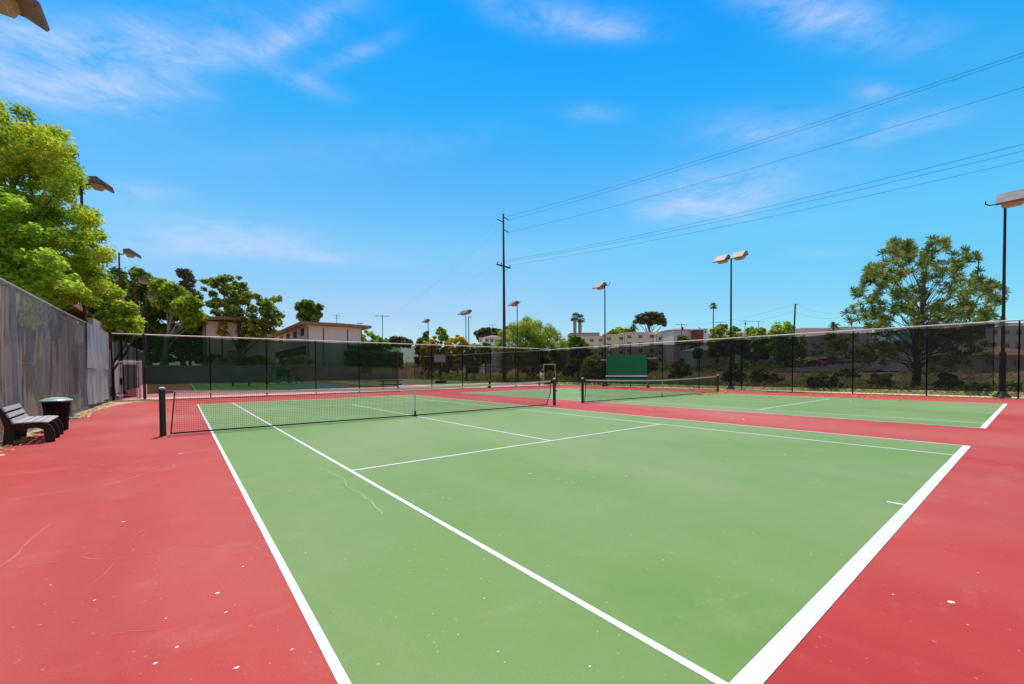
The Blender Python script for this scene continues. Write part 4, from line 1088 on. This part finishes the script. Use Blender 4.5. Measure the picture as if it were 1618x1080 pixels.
for i, (poly, dep, lm_, lab, tr_) in enumerate([
    ([(566, 530), (578, 521), (592, 524), (606, 532), (620, 545), (620, 575), (570, 575)], 80, 'mid', 'bushy green tree at the corner of the cream wing', .25),
    ([(606, 536), (622, 530), (640, 532), (656, 540), (650, 549), (610, 548)], 150, 'grey', 'low flat-topped grey tree between the cream wing and golden trees', .35),
    ([(655, 548), (664, 528), (676, 520), (682, 548), (690, 580), (655, 580)], 84, 'dark', 'narrow dark tree before the farthest floodlight', .2),
    ([(676, 545), (684, 530), (696, 512), (706, 524), (712, 545), (712, 590), (680, 590)], 80, 'mid', 'pointed green tree among the golden flowering trees', .2),
    ([(700, 546), (712, 530), (724, 526), (738, 534), (744, 548), (740, 585), (700, 585)], 78, 'gold', 'golden flowering tree beside the double floodlight', .2),
    ([(664, 548), (676, 535), (688, 536), (694, 548), (694, 585), (664, 585)], 79, 'gold', 'smaller golden tree near the farthest floodlight', .2),
    ([(736, 552), (746, 540), (756, 545), (760, 560), (758, 590), (736, 590)], 80, 'mid', 'small green tree between the golden trees and the villas', .2),
    ([(748, 524), (764, 515), (786, 518), (800, 526), (800, 536), (756, 540)], 250, 'grey', 'grey-green eucalyptus clump on the villa hill', .5),
    ([(756, 545), (770, 538), (778, 550), (776, 575), (756, 575)], 150, 'loose', 'dark shrub tree in front of the villas', .3),
    ([(786, 526), (806, 512), (822, 516), (830, 530), (800, 536)], 240, 'loose', 'olive tree on the hilltop behind the tall utility pole', .4),
    ([(893, 548), (898, 530), (912, 528), (926, 540), (934, 548), (930, 575), (895, 575)], 150, 'dark', 'dark ivy-like tree at the foot of the thick palms', .4),
    ([(958, 526), (975, 516), (996, 518), (1005, 526), (1000, 534), (960, 534)], 210, 'mid', 'bright shrub tree on the beige block skyline', .4),
    ([(1098, 545), (1086, 530), (1072, 528), (1066, 545)], 140, 'dark', 'dark shrub tree beside the transformer pole', .3),
    ([(1116, 540), (1122, 520), (1136, 514), (1150, 522), (1152, 545), (1150, 565), (1120, 565)], 112, 'lime', 'lime green round tree behind the two-headed floodlight', .3),
    ([(1140, 540), (1150, 520), (1160, 514), (1172, 522), (1178, 545), (1170, 565), (1142, 565)], 110, 'lime', 'second lime green tree just past the two-headed floodlight', .3),
    ([(1126, 520), (1136, 512), (1148, 512), (1150, 520), (1140, 526)], 150, 'loose', 'dark tree top behind the lime green pair', .3),
    ([(1168, 545), (1174, 522), (1186, 514), (1200, 514), (1212, 522), (1220, 545), (1216, 568), (1172, 568)], 112, 'mid', 'domed olive green tree in the row beyond the long fence', .35),
    ([(1208, 545), (1216, 520), (1228, 507), (1244, 505), (1256, 514), (1272, 525), (1276, 550), (1270, 575), (1216, 575)], 108, 'mid', 'tallest domed tree in the row, under the leaning pole', .4),
    ([(1095, 555), (1100, 548), (1110, 552), (1108, 566), (1096, 566)], 108, 'dark', 'dark bush beside the blue-grey hip-roofed house', .2)]):
    w = max(p[0] for p in poly)-min(p[0] for p in poly)
    tree('tree', lab, 'tree', poly, dep, w*dep/FPX*.35, 60, max(2.2, w*.11), 5200, .0032*dep, lm_, None, 40+i, tr=tr_, nl=8)
tree('tree', 'lime green willow-like tree behind the far corner gate', 'tree',
     [(778, 545), (786, 520), (800, 514), (815, 506), (832, 498), (848, 500), (862, 508), (874, 512), (884, 524), (898, 538), (906, 556), (900, 590), (790, 592)], 62, 4.5, 95, 12, 34000, .15, 'lime', 842, 60, tr=.3, nl=26, asp=.4, squash=.95)
tree('tree', 'wide flat-domed dark tree above the beige apartment block', 'tree',
     [(998, 512), (1002, 500), (1014, 492), (1032, 490), (1046, 493), (1052, 503), (1055, 518), (1040, 514), (1028, 516), (1014, 514)], 195, 6, 44, 6.5, 6500, .48, 'grey', 1026, 61, tr=.7, nl=20, squash=.6)

# palms
def palm(u, vtop, depth, label, r_px, tr=.3, skirt=0., n=26, fan=True, seed=3, group=None, sag=.9):
    rr = random.Random(seed); p0 = px(u, 560, depth); z0 = tz(p0.x, p0.y)-.3; s = depth/FPX; ztop = px(u, vtop, depth).z-r_px*s*.6
    T = thing('palm_tree', label, 'palm tree', (p0.x, p0.y, z0), 0, group)
    b = MB(); b.tube([(p0.x, p0.y, z0), (p0.x, p0.y, (z0+ztop)/2), (p0.x, p0.y, ztop)], [tr*1.3, tr, tr*.85], 8); n = n*2
    if skirt: b.tube([(p0.x, p0.y, ztop-skirt), (p0.x, p0.y, ztop-skirt*.5), (p0.x, p0.y, ztop)], [tr*1.15, tr*1.3, tr*1.2], 10)
    b.build('trunk', M['barkp'] if skirt else M['bark'], T)
    V = []; F_ = []; c = np.array([p0.x, p0.y, ztop]); Lr = r_px*s
    for k in range(n):
        a = rr.uniform(0, 2*PI); el = rr.uniform(-.7, 1.3); ln = Lr*rr.uniform(.75, 1.1)
        d = np.array([math.cos(a)*math.cos(el), math.sin(a)*math.cos(el), math.sin(el)]); side = np.cross(d, [0, 0, 1.]); side /= max(.01, np.linalg.norm(side)); q0 = c
        if fan:
            q = c+d*ln*.5
            for m_ in range(9):
                t = (m_-4)/4*1.2; dd = d*math.cos(t)+side*math.sin(t); e = q+dd*ln*.5-np.array([0, 0, ln*.1]); w = side*ln*.09
                V += [q-w, q+w, e+w*.3, e-w*.3]; F_.append([len(V)-4, len(V)-3, len(V)-2, len(V)-1])
            V += [c-side*.03, c+side*.03, q+side*.03, q-side*.03]; F_.append([len(V)-4, len(V)-3, len(V)-2, len(V)-1])
        else:
            for m_ in range(6):
                t = (m_+1)/6; q1 = c+d*ln*t-np.array([0, 0, sag*ln*t*t*.55]); w = ln*.16*(1-t*.7)
                for sg in (-1, 1):
                    V += [q0, q1, q1+side*sg*w-np.array([0, 0, w*.5]), q0+side*sg*w*1.1-np.array([0, 0, w*.5])]; F_.append([len(V)-4, len(V)-3, len(V)-2, len(V)-1])
                q0 = q1
    npmesh('crown', V, F_, L['palm'], T)
    return T
palm(908.5, 496, 180, 'thick-trunked fan palm with a dead-frond skirt, slimmer of the skyline pair', 9.5, .55, 7, seed=4)
palm(916.5, 498, 183, 'thick-trunked fan palm with a dead-frond skirt, broader of the skyline pair', 10, .6, 7, seed=5)
palm(1127, 480, 215, 'tall thin fan palm standing alone on the skyline', 6.5, .28, 0, n=34, seed=6)
palm(1001, 510, 190, 'feathery palm beside the flat-domed dark tree', 10, .4, 0, n=26, fan=False, seed=7)
palm(1063, 521, 165, 'small feathery palm at the end of the beige apartments', 7, .3, 0, n=20, fan=False, seed=8)
palm(1317, 506, 112, 'feathery palm above the parked cars', 10, .25, 0, n=24, fan=False, seed=9)
palm(1105, 517, 240, 'tiny palm on the skyline beside the brick-red balconies', 3, .25, 0, n=14, seed=10)
tree('tree', 'low green shrub tree at the foot of the feathery palm', 'tree', [(1304, 535), (1306, 520), (1316, 517), (1330, 524), (1340, 545), (1335, 562), (1308, 562)], 112, 3, 20, 7, 3000, .3, 'loose', 1318, 70, tr=.25, nl=5)

# big pine
def pine():
    depth = 42
    poly = [(1330, 474), (1336, 452), (1362, 440), (1380, 420), (1394, 392), (1418, 378), (1446, 368), (1474, 372), (1496, 374), (1512, 392), (1534, 384), (1548, 398), (1542, 414), (1566, 418), (1560, 440), (1590, 440), (1592, 470), (1572, 498), (1588, 510), (1560, 530), (1500, 555), (1400, 560), (1350, 530), (1336, 496)]
    C, Rr = crown_points(poly, depth, 6.0, 180, 7.5, 21)
    p0 = px(1446, 560, depth); z0 = tz(p0.x, p0.y)
    T = thing('pine_tree', 'big open pine with dark needle tufts beyond the long fence', 'pine tree', (p0.x, p0.y, z0))
    b = MB(); woody(b, (p0.x, p0.y, z0-.1), C, .34, 22, 120, top=px(1450, 385, depth).z, wob=.5, lr=.2, zk=.16)
    low = [px(u, v, depth+rnd.uniform(-4, 4)) for u, v in ((1350, 560), (1370, 575), (1395, 552), (1500, 555), (1530, 565), (1545, 548), (1480, 575), (1340, 545))]
    for c in low:
        a = Vector((p0.x, p0.y, z0+2.2+rnd.uniform(0, 1.5))); b.tube([a, a.lerp(c, .5)+Vector((0, 0, .35)), c], [.07, .04, .015], 5)
    b.build('trunk', M['bark'], T, smooth=True)
    rng = np.random.default_rng(5); tips = []
    for c, r in zip(C, Rr):
        for k in range(3): tips.append(np.array(c)+rng.normal(size=3)*r*.7)
    for c in low:
        for k in range(9): tips.append(np.array(c)+rng.normal(size=3)*np.array([1.1, 1.1, .5]))
    tips = np.array(tips); n = len(tips); nn = 46
    D = rng.normal(size=(n, nn, 3)); D[..., 2] += .6; D /= np.linalg.norm(D, axis=2)[..., None]
    A = np.repeat(tips[:, None], nn, 1); ln = (.36+.22*rng.random((n, nn, 1)))
    E = A+D*ln; Wd = np.cross(D, rng.normal(size=(n, nn, 3))); Wd /= np.linalg.norm(Wd, axis=2)[..., None]; Wd *= .036
    V = np.stack([A-Wd*.5, A+Wd*.5, E+Wd, E-Wd], 2).reshape(-1, 3)
    npmesh('crown', V, np.arange(len(V)).reshape(-1, 4), L['pine'], T)
pine()

# shrubs beyond the fences
def shrub(u, v, depth, wpx_, hpx, leafm, label, seed, n=3500, ls=.09, name='shrub'):
    poly = [(u-wpx_/2, v), (u-wpx_*.46, v-hpx*.5), (u-wpx_*.25, v-hpx*.9), (u, v-hpx), (u+wpx_*.28, v-hpx*.85), (u+wpx_*.48, v-hpx*.45), (u+wpx_/2, v)]
    rr_ = random.Random(seed); poly = [(p[0]+rr_.uniform(-.07, .07)*wpx_, min(v, p[1]+rr_.uniform(-.16, .2)*hpx)) for p in poly]
    C, Rr = crown_points(poly, depth, wpx_*depth/FPX*.35, 46, max(1.8, hpx*.13), seed)
    if len(C) < 4: return
    p0 = px(u, 560, depth); z0 = tz(p0.x, p0.y)
    T = thing(name, label, 'shrub', (p0.x, p0.y, z0))
    b = MB(); woody(b, (p0.x, p0.y, z0-.1), C, .05, seed, 10); b.build('stem', M['bark'], T)
    V, F_ = clump_leaves(C, Rr, n, ls, seed, .8); npmesh('foliage', V, F_, L[leafm], T)
SH = [(940, 606, 48, 62, 52, 'mid', 'rounded green shrub just beyond the practice board end of the long fence'),
      (1302, 618, 34, 80, 30, 'loose', 'broad low dark shrub under the parked cars view'),
      (1548, 634, 26, 62, 34, 'loose', 'twiggy shrub growing under the fence hem near the closest floodlight'),
      (1600, 628, 30, 50, 26, 'loose', 'dark shrub beyond the fence past the closest floodlight'),
      (1160, 606, 46, 50, 34, 'scrub', 'olive shrub beyond the two-headed floodlight'),
      (1075, 600, 52, 46, 34, 'scrub', 'olive grey shrub behind the end of the second net'),
      (1210, 606, 44, 60, 26, 'scrub', 'low olive shrub with dry stems left of the parked cars'.replace(' left of', ' short of')),
      (1390, 612, 38, 46, 26, 'scrub', 'dry shrub at the near side of the pine trunk'),
      (1500, 612, 40, 50, 24, 'scrub', 'dry shrub at the far side of the pine trunk'),
      (905, 600, 56, 34, 40, 'dark', 'dark shrub just past the far corner gate'),
      (1018, 592, 60, 60, 30, 'dark', 'dark mass of shrub behind the practice board'),
      (1365, 572, 82, 40, 22, 'dark', 'dark green shrub beside the parking area'),
      (1335, 596, 60, 46, 14, 'loose', 'green shrub below the parking area edge'),
      (340, 575, 60, 70, 20, 'mid', 'bright shrub on the wall below the peach block'),
      (400, 576, 60, 50, 16, 'mid', 'lower bright shrub on the wall beside the peach block'),
      (470, 575, 60, 60, 14, 'lime', 'low lime shrub on the wall in front of the cream wing'),
      (300, 572, 60, 50, 26, 'dark', 'dark shrub on the wall at the grove edge'),
      (258, 575, 60, 50, 24, 'loose', 'shaded shrub on the wall under the umbrella tree')]
for i, s in enumerate(SH): shrub(*s, 100+i, n=3200, ls=.0032*s[2]+.02)
# clipped hedge
T = thing('hedge', 'tall clipped dark green hedge above the retaining wall', 'hedge', (19, 57.5, 2.2))
rng = np.random.default_rng(8); n = 12000
P = rng.random((n, 3))*np.array([9.5, 2.2, 2.6])+np.array([15.2, 56.2, 2.1]); f = rng.integers(0, 3, n)
P[f == 0, 1] = 56.2+rng.normal(size=(f == 0).sum())*.12; P[f == 1, 2] = 4.7+rng.normal(size=(f == 1).sum())*.14
Vq, Fq = leaf_quads(P, rng.normal(size=(n, 3)), .15, rng); npmesh('foliage', Vq, Fq, L['dark'], T)
b = MB()
for k in range(9): b.tube([(15.8+k*1.05, 57.2, 2.1), (15.8+k*1.05, 57.2, 4.4)], .06, 5)
b.build('stem', M['bark'], T)

# uncountable scrub on the canyon slope
def mass(label, N, xr, yr, leafm, size, hz, seed, name='scrub', dens=None, clump=True):
    rng = np.random.default_rng(seed); nc = max(1, N//70)
    cx = rng.uniform(*xr, nc); cy = rng.uniform(*yr, nc); Rr = rng.uniform(.5, 1.6, nc)*hz
    C = np.stack([cx, cy, [tz(a, c_) for a, c_ in zip(cx, cy)]], 1)
    V, F_ = clump_leaves(C, Rr, N, size, seed, .75); 
    tag(npmesh(name, V, F_, L[leafm]), label, kind='stuff')
mass('olive scrub covering the slope beyond the long fence', 120000, (32, 100), (-40, 75), 'scrub', .13, .85, 1)
mass('dry tan brush between the shrubs beyond the long fence', 26000, (31.5, 100), (-40, 75), 'dry', .10, .5, 2)
mass('knee to head high brush close behind the long fence', 60000, (34, 75), (-45, 60), 'scrub', .11, 1.25, 9)
mass('rust brown dead brush close behind the long fence', 16000, (33, 80), (-45, 60), 'dry', .09, .9, 10)
mass('dark green thicket under the row of domed trees', 26000, (100, 135), (25, 90), 'dark', .30, 2.2, 11)
mass('dark thicket foliage beyond the bare fence past the hoop', 42000, (27.5, 45), (20, 75), 'loose', .16, 1.5, 4)
mass('green and olive thicket on the far side of the parking area', 40000, (164, 280), (-60, 140), 'loose', .45, 2.6, 5)
mass('distant tree belt on the hillside horizon', 40000, (150, 420), (150, 560), 'loose', .9, 4.5, 6)
mass('ground ivy and weeds behind the worn fence', 9000, (-13.2, -9.9), (3, 16), 'loose', .07, .35, 7)

# parking area and cars
b = MB(); xs_ = np.linspace(98, 160, 16); ys_ = np.linspace(-10, 25, 4)
for xa, xb in zip(xs_[:-1], xs_[1:]):
    for ya, yb in zip(ys_[:-1], ys_[1:]): b.face((xa, ya, tz(xa, ya)+.22), (xb, ya, tz(xb, ya)+.22), (xb, yb, tz(xb, yb)+.22), (xa, yb, tz(xa, yb)+.22))
struct(b.build('road', M['asph']), 'grey asphalt parking area on the hillside')
CP = {'red': (.42, .03, .035), 'charcoal': (.04, .04, .045), 'blue': (.10, .16, .25), 'white': (.6, .62, .65)}
def car(u, depth, colr, rz, label):
    c = px(u, 572, depth); z = tz(c.x, c.y)+.22; T = thing('parked_car', label, 'car', (c.x, c.y, z), rz, 'cars on the hillside parking area')
    pm = mat(colr+'_car_paint', CP[colr], .3, .05, spec=.6)
    b = MB(); b.prism([(-2.2, .35), (-2.25, .75), (-2.05, 1.0), (-1.5, 1.05), (-.85, 1.5), (.7, 1.52), (1.2, 1.05), (2.0, .92), (2.25, .7), (2.2, .32)], 'y', -.88, .88); b.build('body', pm, T, local=True, bev=.06)
    b = MB(); b.prism([(-1.35, 1.07), (-.82, 1.42), (.62, 1.43), (1.02, 1.07)], 'y', -.89, .89); b.build('window_glass', M['glass'], T, local=True)
    for x in (-1.4, 1.4):
        for y in (-.84, .84):
            MB().tube([(x, y-.1, .33), (x, y+.1, .33)], .33, 14).build('wheel', M['tyre'], T, local=True)
    for y in (-.6, .6): MB().box((2.2, y, .72), (.1, .35, .16)).build('headlight', M['frame'], T, local=True)
car(1291, 103, 'red', -2.0, 'red car parked at the near edge of the hillside parking area')
car(1304, 108, 'charcoal', -2.0, 'dark charcoal car parked next behind the red car')
car(1317, 116, 'blue', -2.1, 'blue-grey car parked in the middle of the hillside row')
car(1333, 126, 'white', -2.2, 'pale car parked highest in the hillside row')

# leaf litter
rng = np.random.default_rng(12)
P = []
for _ in range(1700):
    x = 17.8+3.6*rng.random()**.7; P.append((x, -.34+rng.normal()*.17, .02+.03*rng.random()))
for _ in range(350): P.append((24.3+rng.normal()*.25, 1+rng.normal()*1.2, .02))
for _ in range(260): P.append((rng.uniform(17, 24.3), rng.uniform(-9, 3), .018))
for _ in range(500): P.append((-8.95+abs(rng.normal())*.14, rng.uniform(-3, 17), .02))
for _ in range(120): P.append((rng.uniform(-8.9, -7.3), 18.3+rng.normal()*.1, .02))
for _ in range(25): P.append((rng.uniform(6, 12), rng.uniform(-8, 6), .018))
P = np.array(P); N = rng.normal(size=P.shape)*.35; N[:, 2] = 1
Vq, Fq = leaf_quads(P, N, .045, rng, .6)
tag(npmesh('fallen_leaves', Vq, Fq, L['litter']), 'dry orange leaves gathered under the second net and along the fences', kind='stuff')

# ------------------------------------------------------------------ light
AZ, EL = R(18), R(67)
sd = Vector((math.sin(AZ)*math.cos(EL), math.cos(AZ)*math.cos(EL), math.sin(EL)))
sun = bpy.data.lights.new('sun', 'SUN'); sun.energy = 3.75; sun.angle = R(.53); sun.color = (1., .95, .87)
so = bpy.data.objects.new('sun', sun); COL.objects.link(so); so.rotation_euler = sd.to_track_quat('Z', 'Y').to_euler(); so.location = (0, 0, 60)

W = bpy.data.worlds.new('World'); S.world = W; W.use_nodes = True; nt = W.node_tree
bg = nt.nodes['Background']; bg.inputs['Strength'].default_value = .13
sky = nd(nt, 'ShaderNodeTexSky'); sky.sky_type = 'NISHITA'; sky.sun_disc = False; sky.sun_elevation = EL; sky.sun_rotation = AZ
sky.air_density = 1.0; sky.dust_density = .6; sky.ozone_density = 2.5
geo = nd(nt, 'ShaderNodeTexCoord'); sx = nd(nt, 'ShaderNodeSeparateXYZ'); nt.links.new(geo.outputs['Generated'], sx.inputs[0])
def mth(op, a, b_=None, c_=None):
    n = nd(nt, 'ShaderNodeMath', operation=op)
    for i, q in enumerate((a, b_, c_)):
        if q is None: continue
        if isinstance(q, (int, float)): n.inputs[i].default_value = q
        else: nt.links.new(q, n.inputs[i])
    return n.outputs[0]
az = mth('ARCTAN2', sx.outputs[0], sx.outputs[1]); el = mth('ARCSINE', sx.outputs[2])
def azel(u, v):
    d = (_f + _r*((u-CX)/FPX) - _u*((v-CY)/FPX)).normalized(); return math.atan2(d.x, d.y), math.asin(d.z)
# wisps: broad bands of thin cirrus at real azimuths and elevations
CL = [(1180, 315, 150, 40, -10, .5), (300, 395, 220, 20, 2, .5), (120, 60, 260, 40, -8, .5), (255, 95, 250, 34, -12, .75), (470, 50, 90, 16, -30, .6), (40, 100, 170, 60, 12, 1.0), (100, 150, 110, 14, 12, .7), (200, 130, 110, 30, 10, .55), (480, 128, 55, 14, 22, .6), (565, 85, 60, 13, -25, .6), (880, 30, 110, 26, 5, .65), (950, 50, 60, 12, 4, .5), (1290, 22, 150, 36, 12, .95),
      (1230, 205, 150, 26, -4, .55), (1420, 205, 90, 14, -14, .7), (1385, 145, 45, 14, 5, .6), (1100, 300, 110, 32, -12, .65), (1090, 335, 80, 14, 0, .6), (360, 372, 130, 26, 3, .85), (480, 405, 140, 9, 4, .6), (212, 305, 62, 17, 2, .75),
      (940, 180, 42, 14, 0, .45), (280, 148, 40, 8, 5, .45), (690, 480, 170, 26, -6, .35), (1300, 400, 60, 7, 0, .4), (560, 240, 200, 30, -8, .2), (820, 400, 120, 14, 0, .25)]
tot = None
for (u, v, a_, b_, rot, amp) in CL:
    A0, E0 = azel(u, v); A1, E1 = azel(u+a_*math.cos(R(rot)), v+a_*math.sin(R(rot))); A2, E2 = azel(u-b_*math.sin(R(rot)), v+b_*math.cos(R(rot)))
    # linear map taking the two half-axes to unit length
    m = np.linalg.inv(np.array([[A1-A0, A2-A0], [E1-E0, E2-E0]]))
    da = mth('SUBTRACT', az, A0); de = mth('SUBTRACT', el, E0)
    p = mth('MULTIPLY_ADD', da, float(m[0, 0]), mth('MULTIPLY', de, float(m[0, 1])))
    q = mth('MULTIPLY_ADD', da, float(m[1, 0]), mth('MULTIPLY', de, float(m[1, 1])))
    r2 = mth('ADD', mth('MULTIPLY', p, p), mth('MULTIPLY', q, q))
    g = mth('MULTIPLY', mth('EXPONENT', mth('MULTIPLY', r2, -.9)), amp)
    tot = g if tot is None else mth('ADD', tot, g)
mp = nd(nt, 'ShaderNodeCombineXYZ'); nt.links.new(az, mp.inputs[0]); nt.links.new(el, mp.inputs[1])
mp2 = nd(nt, 'ShaderNodeMapping'); mp2.inputs['Rotation'].default_value = (0, 0, -.38); mp2.inputs['Scale'].default_value = (3.2, 9, 1); nt.links.new(mp.outputs[0], mp2.inputs[0])
nz = nd(nt, 'ShaderNodeTexNoise'); nz.inputs['Scale'].default_value = 2.3; nz.inputs['Detail'].default_value = 12; nz.inputs['Roughness'].default_value = .70; nz.inputs['Distortion'].default_value = .45
nt.links.new(mp2.outputs[0], nz.inputs['Vector'])
mr = nd(nt, 'ShaderNodeMapRange'); mr.inputs[1].default_value = .36; mr.inputs[2].default_value = .72; nt.links.new(nz.outputs['Fac'], mr.inputs[0])
cov = mth('MULTIPLY', mth('MINIMUM', tot, 1.05), mth('ADD', mr.outputs[0], .12)); cov = mth('MULTIPLY', cov, .78)
tr = nd(nt, 'ShaderNodeValToRGB'); el_ = tr.color_ramp.elements
nt.links.new(sx.outputs[2], tr.inputs[0])
el_[0].position = .0; el_[0].color = (.39, .43, .47, 1); el_[1].position = 1.; el_[1].color = (1.45, 1.15, .90, 1)  # zenith above the view brightened and warmed, added fill to lift shadows
for p_, c_ in ((.14, (.364, .44, .472)), (.275, (.31, .55, .57)), (.51, (.060, .505, .68)), (.66, (.004, .42, .72)), (.76, (.10, .50, .80)), (.87, (1.45, 1.15, .90))):
    e = el_.new(p_); e.color = (*c_, 1)
hs = nd(nt, 'ShaderNodeMix', data_type='RGBA', blend_type='MULTIPLY'); hs.inputs[0].default_value = 1.
gn = nd(nt, 'ShaderNodeMix', data_type='RGBA', blend_type='MULTIPLY'); gn.inputs[0].default_value = 1.; gn.inputs[7].default_value = (2., 2., 2., 1); gn.clamp_result = False
sn = mth('SINE', mth('SUBTRACT', az, AZ)); sn2 = mth('MULTIPLY', sn, sn); afac = mth('MULTIPLY_ADD', sn2, .27, 1.)
gq = nd(nt, 'ShaderNodeMix', data_type='RGBA', blend_type='MULTIPLY'); gq.inputs[0].default_value = 1.; gq.clamp_result = False
cb = nd(nt, 'ShaderNodeCombineXYZ')
back = mth('MINIMUM', mth('MAXIMUM', mth('MULTIPLY', mth('COSINE', mth('SUBTRACT', az, YAW)), -2.), 0.), 1.)  # sky behind the view gets extra red as added warm fill
afr = mth('ADD', mth('MULTIPLY_ADD', sn2, -.32, 1.), mth('MULTIPLY', back, 1.2))
for i_ in range(3): nt.links.new(afr if i_ == 0 else afac, cb.inputs[i_])
nt.links.new(sky.outputs[0], gq.inputs[6]); nt.links.new(cb.outputs[0], gq.inputs[7]); nt.links.new(gq.outputs[2], gn.inputs[6])
nt.links.new(gn.outputs[2], hs.inputs[6]); nt.links.new(tr.outputs[0], hs.inputs[7])
mxc = nd(nt, 'ShaderNodeMix', data_type='RGBA'); mxc.inputs[7].default_value = (4.6, 5.5, 7.6, 1)
nt.links.new(cov, mxc.inputs[0]); nt.links.new(hs.outputs[2], mxc.inputs[6]); nt.links.new(mxc.outputs[2], bg.inputs['Color'])

S.view_settings.view_transform = 'Standard'; S.view_settings.look = 'None'; S.view_settings.exposure = 0; S.view_settings.gamma = 1
S.cycles.max_bounces = 8; S.cycles.transparent_max_bounces = 24
